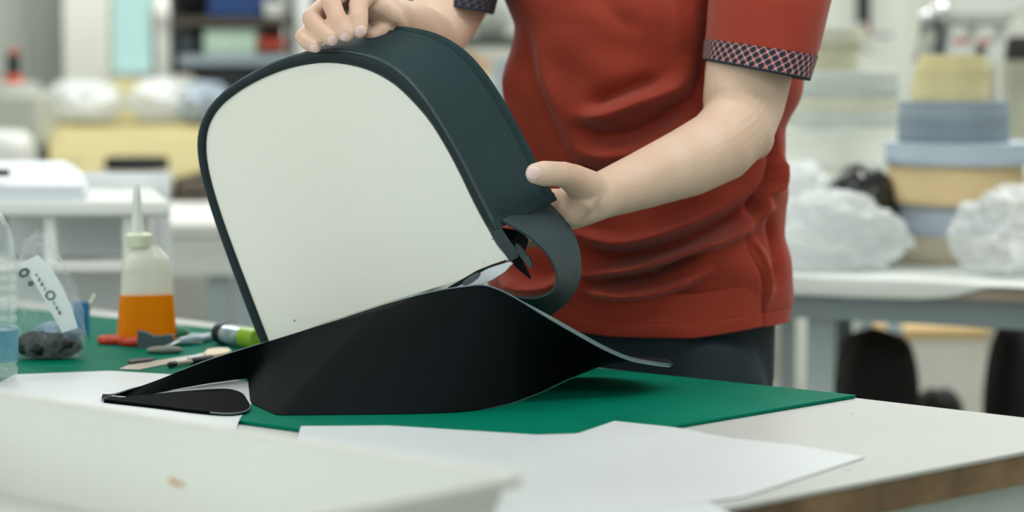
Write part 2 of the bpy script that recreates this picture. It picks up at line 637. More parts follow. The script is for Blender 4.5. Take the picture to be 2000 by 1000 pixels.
# cream panel
cp = [PP(x, y, .004) for x, y in si]
bot = [PP(x, y, .004) for x, y in spline([(958, 456), (972, 482), (993, 508)], 6)][1:]
bot2 = [PP(x, y, .004) for x, y in [(880, 553), (760, 588), (640, 628), (560, 657)]]
poly = cp + bot + bot2
MB().prism(poly, e * .0035).build('front_panel', cream, bag, auto=50)
# a faint crease line under the top border, and two specks
sm = mat('panel_speck', '#5a5f58', .8, .1, 10)
for px, py, r in ((575, 626, .0012), (962, 467, .0008), (944, 512, .0005)):
    MB().lathe([(r, -.0003), (r * .9, .0003)], PP(px, py, .0036), 8, axis=e).build('speck', sm, bag)
# border trim around the panel (raised lip)
rr = []
for k in range(NB):
    a, b = PP(*so[k]), PP(*si[k])
    w = (b - a)
    r = []
    for s, h in ((0, .006), (0, .001), (.12, -.0012), (.3, -.0018), (.7, -.0012), (.93, .0006), (1.0, .0032), (.98, .0065)):
        r.append(a + w * s + e * h)
    rr.append(r)
MB().rings(rr).build('border_trim', skin2, bag, auto=60)
# side band (gusset) swept back along e from the border
NW = .128
O3 = [PP(*so[k]) for k in range(NB)]
cx = sum(O3, Vector()) / NB
pv = [(0.0, 0.0), (.002, .0016), (.005, .0018), (.0075, .0004), (.011, -.0002), (.03, .0002), (.06, .0006), (.095, .0002), (.103, .0016), (.107, .0026), (.111, .0006), (.116, -.0022), (.121, .0012), (.125, .0034), (.128, .0018), (.1275, -.001), (.1225, -.0032), (.11, -.0035), (.06, -.0030), (.02, -.0030), (.001, -.0020)]
rr = []
for k in range(NB):
    tn = (O3[min(NB - 1, k + 1)] - O3[max(0, k - 1)]).normalized()
    nn = e.cross(tn).normalized()
    if nn.dot(O3[k] - cx) < 0:
        nn = -nn
    rr.append([O3[k] + e * w + nn * (h + .0008 * math.sin(k * .11) * math.sin(w * 30)) for w, h in pv])
MB().rings(rr).build('side_band', skin, bag, auto=60)
# near edge piping of the band
MB().tube([O3[k] + e * .0015 for k in range(NB)], .0021, 8).build('piping', mat('piping', '#33444a', .45, .05, 8), bag)
# end seam of band: folded hem across the band end
E0, E1 = O3[-1], O3[-1] + e * NW
tn = (O3[-1] - O3[-3]).normalized()
nn = e.cross(tn).normalized()
if nn.dot(O3[-1] - cx) < 0:
    nn = -nn
MB().prism([E0 - tn * .010 + nn * .0028, E1 - tn * .010 + nn * .0035, E1 + tn * .0012 + nn * .0035, E0 + tn * .0012 + nn * .0028], -nn * .006).build('band_hem', skin, bag, bevel=.0012)
print('band far corner px', proj(*E1), 'top', proj(*(O3[70] + e * NW)))

# strap loop that comes out under the band end
near = spline([P(978, 432, 2.835), P(1005, 447, 2.835), P(1035, 467, 2.84), P(1062, 492, 2.845), P(1080, 520, 2.85), P(1085, 548, 2.855), P(1072, 570, 2.86), P(1040, 580, 2.865), P(1003, 577, 2.87)], 60)
far = spline([P(1058, 385, 2.93), P(1082, 410, 2.935), P(1108, 440, 2.94), P(1125, 475, 2.945), P(1132, 515, 2.945), P(1127, 553, 2.95), P(1108, 585, 2.955), P(1075, 612, 2.96), P(1030, 635, 2.965)], 60)
st = MB()
rr = []
for i in range(60):
    a, b = Vector(near[i]), Vector(far[i])
    a0, a1 = Vector(near[max(0, i - 1)]), Vector(near[min(59, i + 1)])
    b0, b1 = Vector(far[max(0, i - 1)]), Vector(far[min(59, i + 1)])
    n_ = ((a1 - a0 + b1 - b0).cross(b - a)).normalized()
    if n_.y > 0 and i < 25:
        pass
    rr.append([a, a.lerp(b, .25) - n_ * .0008, a.lerp(b, .5) - n_ * .001, a.lerp(b, .75) - n_ * .0008, b, b + n_ * .0026, a.lerp(b, .5) + n_ * .0022, a + n_ * .0026])
st.rings(rr)
st.build('strap_loop', mat('strap_webbing', '#33454b', .6, .06, 6, bump=.3, bscale=300, spec=.35), bag, auto=50)

# torn, folded corner between band end and panel corner
dk = mat('black_lining', '#10191d', .7, .1, 12, spec=.3)
fold = MB()
rr = []
for i, (px, py, w) in enumerate([(958, 441, 9), (967, 455, 12), (977, 470, 12), (987, 484, 12), (996, 497, 11), (1001, 508, 9)]):
    c = PP(px + 1, py, .001)
    wv = (PP(px + 10, py - 6) - PP(px, py)).normalized()
    k = w / 1650.0
    rr.append([c - wv * k, c - wv * k * .3 - e * (.003 + .001 * (i % 2)), c + wv * k * .6 - e * .001, c + wv * k * 1.1 + e * .004, c + e * .008])
fold.rings(rr)
fold.build('corner_fold', mat('folded_fabric_end', '#22333a', .6, .15, 20, bump=.4, bscale=120), bag, auto=40)
# inner dark flap behind the corner; its lower spike is a shadow given shape
MB().prism([P(972, 446, 2.88), P(1012, 452, 2.90), P(1030, 470, 2.92), P(1018, 510, 2.91), P(1035, 545, 2.93), P(1005, 520, 2.90), P(985, 490, 2.87)], (.002, .004, .001)).build('lining_flap', dk, bag, smooth=False)
# buckle tab
bk = MB().prism([P(1007, 475, 2.885), P(1014, 478, 2.885), P(1026, 492, 2.885), P(1026, 498, 2.885), P(1032, 499, 2.885), P(1040, 516, 2.885), P(1037, 525, 2.885), P(1028, 518, 2.885), P(1010, 495, 2.885), P(1005, 483, 2.885)], (.001, .0025, .001))
bk.build('buckle_tab', mat('grey_buckle', '#5f6f74', .4, .05, 10), bag, bevel=.0006)

# white lining pocket peeking out under the panel's corner
wl_ = MB().prism([PP(x, y, -.001) for x, y in [(873, 569), (900, 551), (930, 535), (960, 522), (996, 511), (1000, 516), (985, 532), (960, 548), (935, 558), (905, 566)]], e * .003)
wl_.build('white_lining', mat('white_lining', '#dde2e6', .5, .04, 20, bump=.2, bscale=40), bag, smooth=False, bevel=.0008)
bl = MB().prism([PP(x, y, -.0016) for x, y in [(868, 566), (880, 558), (905, 544), (930, 529), (960, 517), (990, 507), (985, 513), (955, 523), (938, 532), (925, 543), (900, 556), (878, 566)]], e * .001)
bl.build('dark_seam', dk, bag, smooth=False)
el = [PP(920 + 20 * math.cos(a) * .86 - 5 * math.sin(a) * -.5, 545 - 20 * math.cos(a) * .55 + 5.5 * math.sin(a), -.0022) for a in [i * math.pi / 10 for i in range(20)]]
MB().prism(el, e * .001).build('seam_hole', mat('hole_grey', '#5c6264', .7, .1, 20), bag, smooth=False)

# ---- back panel: thick dark sheet, rim arching up, its far edge resting on the mat
R_ = [T(198, 780, MZ + .004), P(300, 745, 2.93), P(400, 706, 2.975), P(520, 668, 3.045), P(640, 631, 3.02), P(760, 592, 2.965), P(860, 567, 2.885), P(915, 559, 2.845), P(945, 557, 2.825), P(975, 566, 2.82), P(1010, 584, 2.82), P(1060, 615, 2.83), P(1120, 650, 2.845), P(1180, 683, 2.865), P(1230, 704, 2.885), P(1275, 713, 2.905), P(1300, 716, 2.925), P(1309, 716, 2.955)]
B_ = [P(200, 780, 2.9), T(262, 777, MZ), T(400, 752, MZ), T(484, 741, MZ), T(489, 788, MZ), T(540, 812, MZ), T(760, 810, MZ), T(850, 808, MZ), T(900, 806, MZ), T(950, 800, MZ), T(1000, 789, MZ), T(1060, 766, MZ), T(1120, 737, MZ), P(1180, 713, 3.07), P(1230, 705, 3.05), P(1275, 705, 3.02), P(1300, 707, 2.99), P(1309, 712, 2.965)]  # lower edge brought forward over the mat to stand in for its shade
NS = 150
R3 = spline(R_, NS)
# match parameterisation by resampling B_ on the same knots
dR = np.r_[0, np.cumsum([(R_[i + 1] - R_[i]).length for i in range(len(R_) - 1)])]
B3 = np.zeros((NS, 3))
tt = np.linspace(0, dR[-1], NS)
bb = np.array([list(p) for p in B_])
for c in range(3):
    B3[:, c] = np.interp(tt, dR, bb[:, c])
for _ in range(2):
    B3[1:-1] = (B3[:-2] + 2 * B3[1:-1] + B3[2:]) / 4
inside, outside, rims = [], [], []
M_ = 14
bm_in, bm_out = MB(), MB()
ga, gb = [], []
for i in range(NS):
    r, b = Vector(R3[i]), Vector(B3[i])
    b.z = max(b.z, MZ + .0012)
    r.z = max(r.z, MZ + .004)
    ra_, rb_ = [], []
    t0 = Vector(R3[min(NS - 1, i + 1)]) - Vector(R3[max(0, i - 1)])
    n_ = t0.cross(b - r).normalized()
    if i == 0:
        nprev = Vector((-.2, -.5, -.8))
    if n_.dot(nprev) < 0:
        n_ = -n_
    if n_.length < .5 or i < 4:
        n_ = nprev.normalized()
    nprev = n_
    hgt = (r - b).length
    for j in range(M_ + 1):
        s = j / M_
        p = r.lerp(b, s) - n_ * 0
        p = p + Vector((0, .25, .12)) * hgt * .25 * s * (1 - s)
        ra_.append(p)
        rb_.append(p - n_ * float(np.interp(i, [0, 50, 85, NS], [.0014, .0020, .0042, .0045])))
    ga.append(ra_)
    gb.append(rb_)
v_, f_, mi_ = [], [], []
W_ = M_ + 1
for g in (ga, gb):
    for r in g:
        v_ += r
for side in (0, 1):
    o = side * NS * W_
    for i in range(NS - 1):
        for j in range(M_):
            a = o + i * W_ + j
            f_.append((a, a + 1, a + W_ + 1, a + W_))
            mi_.append(0 if side == 0 else 1)
o2 = NS * W_
for i in range(NS - 1):
    a, b = i * W_, (i + 1) * W_
    f_.append((a, b, b + o2, a + o2)); mi_.append(2)
    a, b = a + M_, b + M_
    f_.append((a, b, b + o2, a + o2)); mi_.append(0)
for i in (0, NS - 1):
    for j in range(M_):
        a = i * W_ + j
        f_.append((a, a + 1, a + 1 + o2, a + o2)); mi_.append(2)
mb = MB()
mb.v, mb.f, mb.mi = [tuple(x) for x in v_], f_, mi_
inm = mat('back_panel_shaded_face', '#080f13', .8, .08, 5, bump=.15, bscale=300, spec=.1)  # dark lining, deepened to near-black so the colour carries the underside's shade
rimm = mat('cut_foam_edge', '#728288', .6, .08, 20)
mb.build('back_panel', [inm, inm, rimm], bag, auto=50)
# lighter double seam line just along the rim on the right
MB().tube([Vector(R3[k]) + Vector((0, -.0012, .0002)) for k in range(NS) if 80 <= k], .0009, 6).build('rim_seam', mat('rim_seam', '#6d7f86', .4, .05, 20), bag)

# folded lower layer lying flat under the left tip, rounded end
lo = spline([T(203, 780, MZ + .0045), T(300, 791, MZ + .0045), T(400, 803, MZ + .0045), T(450, 806, MZ + .0045), T(478, 802, MZ + .0045), T(488, 793, MZ + .0045), T(484, 783, MZ + .0045), T(470, 766, MZ + .0045), T(440, 759, MZ + .0045), T(380, 762, MZ + .0045), T(300, 769, MZ + .0045), T(225, 778, MZ + .0045)], 60)
MB().prism([Vector(p) for p in lo], (0, 0, -.0040)).build('folded_layer', [mat('folded_layer_shaded_face', '#04070a', .85, .08, 5, spec=.05)], bag, auto=40)  # near-black colour holds the shade cast by the layer above
MB().tube([Vector(p) + Vector((0, -.0004, -.001)) for p in lo[18:34]], .0008, 6).build('folded_layer_edge', rimm, bag)
# ================================================================ PERSON
TY = 3.40                              # distance of the torso's middle
TX = P(1262, 600, TY).x
person = thing('person', (TX, TY, 0), 'person in a rust-red short-sleeved shirt and dark trousers holding the bag shell with both hands', 'person')


def skin_mat():
    m = bpy.data.materials.new('skin')
    m.use_nodes = True
    nt = m.node_tree
    N, L = nt.nodes, nt.links
    b = N['Principled BSDF']
    tc = N.new('ShaderNodeTexCoord')
    n1 = N.new('ShaderNodeTexNoise'); n1.inputs['Scale'].default_value = 22; n1.inputs['Detail'].default_value = 6
    L.new(tc.outputs['Object'], n1.inputs['Vector'])
    mr = N.new('ShaderNodeMapRange'); mr.inputs[1].default_value = .38; mr.inputs[2].default_value = .66
    L.new(n1.outputs['Fac'], mr.inputs[0])
    mx = N.new('ShaderNodeMix'); mx.data_type = 'RGBA'
    mx.inputs[6].default_value = (*lin('#dfc1ad'), 1)
    mx.inputs[7].default_value = (*lin('#dab8a1'), 1)
    L.new(mr.outputs[0], mx.inputs[0])
    # ruddier fingers, pale nails (attributes made from the hand's own shape)
    a1 = N.new('ShaderNodeAttribute'); a1.attribute_name = 'ruddy'
    m2 = N.new('ShaderNodeMix'); m2.data_type = 'RGBA'
    m2.inputs[7].default_value = (*lin('#d9a791'), 1)
    L.new(a1.outputs['Fac'], m2.inputs[0]); L.new(mx.outputs[2], m2.inputs[6])
    a2 = N.new('ShaderNodeAttribute'); a2.attribute_name = 'nail'
    m3 = N.new('ShaderNodeMix'); m3.data_type = 'RGBA'
    m3.inputs[7].default_value = (*lin('#ecccc8'), 1)
    L.new(a2.outputs['Fac'], m3.inputs[0]); L.new(m2.outputs[2], m3.inputs[6])
    L.new(m3.outputs[2], b.inputs['Base Color'])
    rr_ = N.new('ShaderNodeMapRange'); rr_.inputs[3].default_value = .52; rr_.inputs[4].default_value = .25
    L.new(a2.outputs['Fac'], rr_.inputs[0]); L.new(rr_.outputs[0], b.inputs['Roughness'])
    b.inputs['Subsurface Weight'].default_value = .12
    b.inputs['Subsurface Radius'].default_value = (.012, .005, .003)
    b.inputs['Subsurface Scale'].default_value = .5
    n2 = N.new('ShaderNodeTexNoise'); n2.inputs['Scale'].default_value = 260
    L.new(tc.outputs['Object'], n2.inputs['Vector'])
    bp = N.new('ShaderNodeBump'); bp.inputs['Strength'].default_value = .18; bp.inputs['Distance'].default_value = .001
    L.new(n2.outputs['Fac'], bp.inputs['Height']); L.new(bp.outputs[0], b.inputs['Normal'])
    return m


body = MB()
SHL, SHR = Vector((TX + .150, TY - .085, 1.405)), Vector((TX - .150, TY + .085, 1.405))
# trunk, neck
lat = Vector((math.cos(math.radians(30)), -math.sin(math.radians(30)), 0))
fwd = Vector((-math.sin(math.radians(30)), -math.cos(math.radians(30)), 0))
Rb = Matrix((lat, -fwd, Vector((0, 0, 1)))).transposed()


def tring(z, a, b, dx=0, dy=0, n=32):
    c = Vector((TX + dx, TY + dy, z))
    return [c + lat * (a * math.cos(2 * math.pi * i / n)) - fwd * (b * math.sin(2 * math.pi * i / n)) for i in range(n)]


body.rings([tring(.80, .03, .03), tring(.82, .12, .08), tring(.90, .135, .082), tring(1.0, .125, .058), tring(1.12, .125, .072), tring(1.25, .135, .080), tring(1.35, .165, .095), tring(1.42, .13, .058), tring(1.455, .07, .055), tring(1.47, .03, .03)])
body.tube([(TX, TY, 1.40), Vector((TX, TY, 1.50)) + fwd * .01, Vector((TX, TY, 1.57)) + fwd * .02], [.062, .056, .056], 20)
# legs inside the trousers, feet inside the shoes
for s in (-1, 1):
    h = Vector((TX, TY, .84)) + lat * .075 * s
    k = Vector((TX, TY, .47)) + lat * .10 * s + fwd * .02
    a = Vector((TX, TY, .09)) + lat * .115 * s - fwd * .01
    body.tube([h, h.lerp(k, .5), k, k.lerp(a, .35), a], [.068, .062, .050, .048, .034], 20)
    body.tube([a + Vector((0, 0, -.035)) - fwd * .03, a + fwd * .08 + Vector((0, 0, -.045)), a + fwd * .15 + Vector((0, 0, -.055))], [.034, .036, .024], 14)
# head with face
hc = Vector((TX, TY, 1.66)) + fwd * .035
Rh = Rb
up_ = Vector((0, 0, 1))
tilt = fwd * .02
body.ellipsoid(hc + up_ * .02 - fwd * .012, (.076, .094, .098), Rh)
body.ellipsoid(hc - up_ * .045 + fwd * .022, (.058, .066, .068), Rh)
body.ellipsoid(hc - up_ * .088 + fwd * .052, (.026, .022, .020), Rh)
body.tube([hc + fwd * .082 + up_ * .012, hc + fwd * .100 - up_ * .022], [.008, .012], 10)
body.ellipsoid(hc + fwd * .094 - up_ * .026, (.018, .012, .009), Rh)
for s in (-1, 1):
    body.ellipsoid(hc + lat * .077 * s - up_ * .012 - fwd * .004, (.009, .018, .030), Rh)
    body.ellipsoid(hc + lat * .030 * s + fwd * .078 + up_ * .020, (.020, .010, .006), Rh)
    body.ellipsoid(hc + lat * .040 * s + fwd * .062 - up_ * .025, (.024, .020, .022), Rh)
    body.ellipsoid(hc + lat * .031 * s + fwd * .0755 + up_ * .004, (.013, .011, .009), Rh)
body.ellipsoid(hc + fwd * .086 - up_ * .052, (.023, .010, .006), Rh)
body.ellipsoid(hc + fwd * .084 - up_ * .062, (.020, .010, .006), Rh)

# his left arm (right side of the photo)
EL = P(1442, 262, 3.175)
ua = [SHL + Vector((0, 0, -.005)), P(1490, -40, 3.26), P(1470, 90, 3.225), P(1461, 150, 3.21), P(1452, 205, 3.19)]
body.tube(ua, [.058, .060, .0595, .0575, .054], 28)
fa = [P(1452, 205, 3.19), P(1440, 248, 3.172), P(1405, 285, 3.145), P(1345, 316, 3.105), P(1255, 352, 3.04), P(1185, 378, 2.99), P(1158, 387, 2.97)]
body.tube(fa, [.0535, .0500, .0485, .0450, .0365, .0300, .0290], 28)
body.ellipsoid(P(1474, 268, 3.20), (.026, .030, .030))
# palm and thenar
body.tube([P(1160, 386, 2.972), P(1135, 394, 2.970), P(1110, 404, 2.965)], [.0290, .0300, .0260], 24, flat=((0, -1, 0), .60))
body.tube([P(1162, 382, 2.968), P(1143, 366, 2.948), P(1118, 348, 2.912), P(1100, 341, 2.890), P(1080, 339, 2.868), P(1062, 339, 2.852), P(1045, 339, 2.842)], [.0255, .0235, .0178, .0158, .0148, .0154, .0126], 20, flat=((0, -1, .1), .86))
body.tube([P(1146, 376, 2.955), P(1130, 396, 2.945), P(1117, 418, 2.948)], [.0225, .0195, .0160], 18)
body.tube([P(1172, 396, 2.970), P(1140, 408, 2.962), P(1113, 424, 2.958)], [.0215, .0215, .0170], 18)
# fingers wrapped behind the band and strap
FG = [
    ([P(1118, 388, 2.972), P(1082, 384, 2.978), P(1052, 388, 2.990), P(1030, 398, 2.985)], [.0115, .0102, .0092, .0078]),
    ([P(1112, 402, 2.965), P(1070, 408, 2.972), P(1036, 418, 2.985), P(1012, 428, 2.980)], [.0115, .0105, .0095, .0080]),
    ([P(1108, 416, 2.957), P(1072, 436, 2.972), P(1043, 452, 2.98), P(1018, 460, 2.975)], [.0112, .0100, .0090, .0078]),
    ([P(1106, 430, 2.955), P(1080, 455, 2.968), P(1056, 468, 2.975), P(1036, 473, 2.972)], [.0105, .0090, .0082, .0070]),
]
for pts, rad in FG:
    body.tube(pts, rad, 16)

# his right arm (left side of the photo)
ER = P(838, 86, 3.29)
body.tube([SHR, P(935, -120, 3.42), P(893, -20, 3.37), P(868, 32, 3.335), ER], [.058, .057, .0520, .0485, .0440], 26)
body.tube([ER, P(824, 80, 3.255), P(806, 68, 3.19), P(786, 55, 3.13), P(768, 43, 3.07), P(757, 34, 3.04)], [.0440, .0455, .0430, .0370, .0310, .0290], 26)
body.tube([P(760, 36, 3.045), P(735, 20, 3.01), P(708, 2, 2.985)], [.030, .033, .029], 20, flat=((.3, -.3, .9), .6))
# (MCP, PIP, DIP, tip)
HF = [
    ([P(730, 2, 3.0), P(713, -6, 2.955), P(700, 10, 2.925), P(701, 40, 2.903), P(702, 60, 2.893)], [.0128, .0125, .0121, .0114, .0096]),
    ([P(712, -20, 3.0), P(676, -22, 2.965), P(646, 4, 2.925), P(662, 44, 2.900), P(676, 67, 2.888)], [.0128, .0125, .0124, .0113, .0095]),
    ([P(690, -14, 3.0), P(640, 6, 2.97), P(608, 36, 2.930), P(630, 62, 2.902), P(648, 76, 2.888)], [.0122, .0118, .0121, .0108, .0088]),
    ([P(672, 4, 3.0), P(622, 48, 2.975), P(592, 72, 2.935), P(603, 84, 2.905), P(616, 91, 2.892)], [.0112, .0106, .0106, .0097, .0078]),
]
for pts, rad in HF:
    body.tube(pts, rad, 18)
# thumb behind the fingers, pressing on the band
body.tube([P(752, 30, 3.04), P(748, 52, 3.005), P(738, 64, 2.985), P(724, 72, 2.970)], [.019, .0150, .0115, .0095], 16)

me = bpy.data.meshes.new('body')
me.from_pydata([tuple(Vector(v) - Vector((TX, TY, 0))) for v in body.v], [], body.f)
tmp = bpy.data.objects.new('body', me)
COL.objects.link(tmp)
rm = tmp.modifiers.new('r', 'REMESH')
rm.mode = 'VOXEL'
rm.voxel_size = .0020
rm.adaptivity = 0
sm_ = tmp.modifiers.new('s', 'SMOOTH')
sm_.factor = .5
sm_.iterations = 4
dg = bpy.context.evaluated_depsgraph_get()
nm = bpy.data.meshes.new_from_object(tmp.evaluated_get(dg))
tmp.modifiers.clear()
tmp.data = nm
nm.name = 'body'
tmp.parent = person
WLOC[tmp.name] = Vector((TX, TY, 0))
nv = len(nm.vertices)
co = np.zeros(nv * 3); nm.vertices.foreach_get('co', co); co = co.reshape(-1, 3) + np.array([TX, TY, 0])
no = np.zeros(nv * 3); nm.vertices.foreach_get('normal', no); no = no.reshape(-1, 3)
print('body verts', nv)
nail = np.zeros(nv); ruddy = np.zeros(nv)
# nails: (centre px, depth, long axis px vector, half length, half width, facing direction)
NAILS = [
    ((705, 62), 2.885, (0.05, 1), .0075, .0066, (0, -1, .35)),
    ((676, 76), 2.878, (.5, .85), .0072, .0060, (.1, -1, .25)),
    ((650, 79), 2.880, (.7, .7), .0062, .0050, (.1, -1, .2)),
    ((614, 94), 2.885, (.92, .35), .0055, .0042, (0, -1, .1)),
    ((1040, 338), 2.832, (-1, -.05), .0090, .0078, (-.15, -1, .15)),
]
disp = np.zeros((nv, 3))
for (px, py), Y, ax, hl, hw, face in NAILS:
    c = np.array(P(px, py, Y))
    f = np.array(Vector(face).normalized())
    a = np.array([ax[0], 0, -ax[1]], float); a -= f * a.dot(f); a /= np.linalg.norm(a)
    b = np.cross(f, a)
    d = co - c
    near = np.linalg.norm(d, axis=1) < .022
    x, y = d @ a, d @ b
    q = ((np.abs(x) / hl) ** 2.6 + (np.abs(y) / hw) ** 2.6) ** (1 / 2.6)
    w = np.clip((1.06 - q) / .12, 0, 1) * near * (no @ f > .15)
    nail = np.maximum(nail, w)
    # sunk cuticle groove, plate slightly proud
    g = np.exp(-((q - 1.12) / .13) ** 2) * near * (no @ f > .1)
    disp += no * (w * .0003 - g * .0005)[:, None]
for cxx, r in ((P(650, 45, 2.93), .085), (P(1085, 365, 2.92), .055)):
    ruddy = np.maximum(ruddy, np.clip(1.2 - np.linalg.norm(co - np.array(cxx), axis=1) / r, 0, 1) * .55)
co += disp
nm.vertices.foreach_set('co', (co - np.array([TX, TY, 0])).reshape(-1))
for nme, arr in (('nail', nail), ('ruddy', ruddy)):
    at = nm.attributes.new(nme, 'FLOAT', 'POINT')
    at.data.foreach_set('value', arr)
nm.materials.clear()
nm.materials.append(skin_mat())
nm.polygons.foreach_set('use_smooth', [True] * len(nm.polygons))

# hair
hr = MB().ellipsoid(hc + up_ * .034 - fwd * .020, (.083, .096, .098), Rh, seg=40, nr=24)
hb = bpy.data.objects['body']
hr.v = [tuple(v) for v in hr.v]
ho = hr.build('hair', mat('black_hair', '#15110f', .45, .2, 60, bump=.8, bscale=90), person)
for v in ho.data.vertices:
    w = Vector(v.co) + WLOC[person.name] - hc
    if w.dot(fwd) > .055 and w.z < .055:
        v.co -= fwd * .035
    if w.z < -.03:
        v.co.z += (-.03 - w.z) * .8
    v.co += Vector((random.uniform(-1, 1), random.uniform(-1, 1), random.uniform(-1, 1))) * .0012
eyem = mat('dark_eye', '#1a1210', .2, .05, 10)
for s in (-1, 1):
    MB().ellipsoid(hc + lat * .031 * s + fwd * .0835 + up_ * .003, (.010, .005, .0045), Rh, 14, 8).build('eye', eyem, person)

# ---------------------------------------------------------------- shirt
sil = [(-235, 1110, 1390), (-200, 1055, 1480), (-150, 1015, 1530), (-80, 985, 1560), (0, 984, 1585), (50, 999, 1585), (100, 996, 1575), (150, 989, 1563), (200, 986, 1549), (250, 985, 1535), (300, 986, 1531), (340, 985, 1535), (370, 983, 1533), (400, 980, 1531), (435, 976, 1534), (460, 972, 1534), (500, 966, 1540), (545, 960, 1539), (580, 958, 1543), (622, 958, 1542)]
depthb = [(-235, .07), (-200, .09), (-100, .115), (0, .125), (200, .128), (400, .125), (622, .128)]


def sil_at(y):
    ys = [s[0] for s in sil]
    return np.interp(y, ys, [s[1] for s in sil]), np.interp(y, ys, [s[2] for s in sil])


def seg_field(px, py, line, w):
    """distance-based ridge profile along a polyline in the shirt's front view"""
    pts = spline([Vector((a, b, 0)) for a, b in line], 16)[:, :2]
    best = np.full(px.shape, 1e9); side = np.zeros(px.shape); tpos = np.zeros(px.shape)
    for i in range(len(pts) - 1):
        a, b = pts[i], pts[i + 1]
        d = b - a
        L2_ = d.dot(d)
        t = np.clip(((px - a[0]) * d[0] + (py - a[1]) * d[1]) / L2_, 0, 1)
        qx, qy = a[0] + t * d[0] - px, a[1] + t * d[1] - py
        dist = np.hypot(qx, qy)
        sg = np.sign(d[0] * (py - a[1]) - d[1] * (px - a[0]))
        m = dist < best
        best = np.where(m, dist, best); side = np.where(m, sg, side)
        tpos = np.where(m, (i + t) / (len(pts) - 1), tpos)
    taper = np.clip(np.minimum(tpos, 1 - tpos) * 4 + .25, 0, 1)
    return best, side, taper


FOLDS = [
    # (polyline, width px, amplitude m, asymmetry)
    ([(1345, 150), (1316, 175), (1237, 205), (1180, 225), (1132, 231)], 22, .010),
    ([(1350, 195), (1290, 235), (1230, 262), (1170, 262), (1125, 248)], 17, -.010),
    ([(1120, 292), (1170, 305), (1235, 300), (1300, 265), (1370, 205)], 26, .008),
    ([(1150, 205), (1210, 178), (1290, 150)], 16, -.007),
    ([(1020, 60), (1035, 130), (1065, 210), (1095, 290), (1120, 330)], 17, -.0038),
    ([(1048, 60), (1062, 140), (1090, 220), (1125, 290)], 20, .0022),
    ([(995, 110), (1003, 200), (1020, 300), (1040, 360)], 14, .006),
    ([(1120, 330), (1180, 340), (1240, 320)], 18, -.008),
    ([(1120, 455), (1198, 474), (1257, 465), (1330, 440), (1400, 410)], 14, .009),
    ([(1150, 495), (1230, 500), (1330, 478), (1430, 430), (1490, 380)], 18, -.013),
    ([(1130, 540), (1178, 535), (1257, 519), (1356, 488), (1455, 445), (1500, 405)], 12, .012),
    ([(1150, 556), (1184, 548), (1257, 541), (1330, 512), (1380, 488)], 11, -.013),
    ([(1120, 560), (1165, 573), (1224, 578), (1303, 565), (1380, 530)], 13, .010),
    ([(1130, 600), (1224, 604), (1310, 600), (1400, 585)], 12, -.009),
    ([(990, 545), (1030, 565), (1080, 560), (1130, 530)], 15, .011),
    ([(985, 590), (1040, 590), (1100, 585)], 12, -.008),
    ([(1506, 250), (1511, 310), (1500, 360), (1480, 400), (1468, 440)], 9, -.010),
    ([(1524, 300), (1515, 360), (1495, 385), (1488, 420)], 9, .008),
    ([(1470, 460), (1490, 500), (1500, 550), (1496, 600)], 8, .003),
    ([(1505, 420), (1518, 480), (1515, 560)], 9, -.005),
    ([(1384, -20), (1382, 60), (1374, 130), (1355, 200)], 16, -.010),
    ([(1300, -40), (1320, 40), (1330, 110)], 26, .005),
    ([(1150, -60), (1190, 20), (1260, 60)], 26, -.003),
    ([(1010, 420), (1050, 470), (1090, 500)], 14, -.006),
]


def fold_disp(px, py):
    h = np.zeros(px.shape)
    for line, w, a in FOLDS:
        d, sd_, tp = seg_field(px, py, line, w)
        h += 2.6 * a * np.exp(-np.abs(d / (w * .9)) ** 1.7) * tp
    return h


NTH, NZ = 420, 420
ytop, ybot = -235.0, 622.0
verts = np.zeros((NZ, NTH, 3))
th_ = np.linspace(0, 2 * np.pi, NTH, endpoint=False)
for i in range(NZ):
    y = ytop + (ybot - ytop) * i / (NZ - 1)
    xl, xr = sil_at(y)
    b = np.interp(y, [q[0] for q in depthb], [q[1] for q in depthb])
    pl, pr = P(xl, y, TY), P(xr, y, TY)
    a = (pr.x - pl.x) / 2
    cxx = (pr.x + pl.x) / 2
    ct, st_ = np.cos(th_), np.sin(th_)
    n_ = 2.25
    X = cxx + a * np.sign(ct) * np.abs(ct) ** (2 / n_)
    Yv = TY - b * np.sign(st_) * np.abs(st_) ** (2 / n_) + .0 * ct
    Yv = Yv - .020 * ct * (st_ > -9)       # turned slightly: his left side nearer
    # hem dips in front and at the back
    z = pl.z
    zz = np.full(NTH, z)
    k = max(0, (y - 560) / (ybot - 560))
    hemdrop = np.interp(np.degrees(th_), [0, 20, 45, 75, 100, 140, 180, 270, 360], [.0, .002, .000, -.012, -.010, .004, .004, 0, .0])
    zz = zz + hemdrop * k
    verts[i, :, 0] = X; verts[i, :, 1] = Yv; verts[i, :, 2] = zz
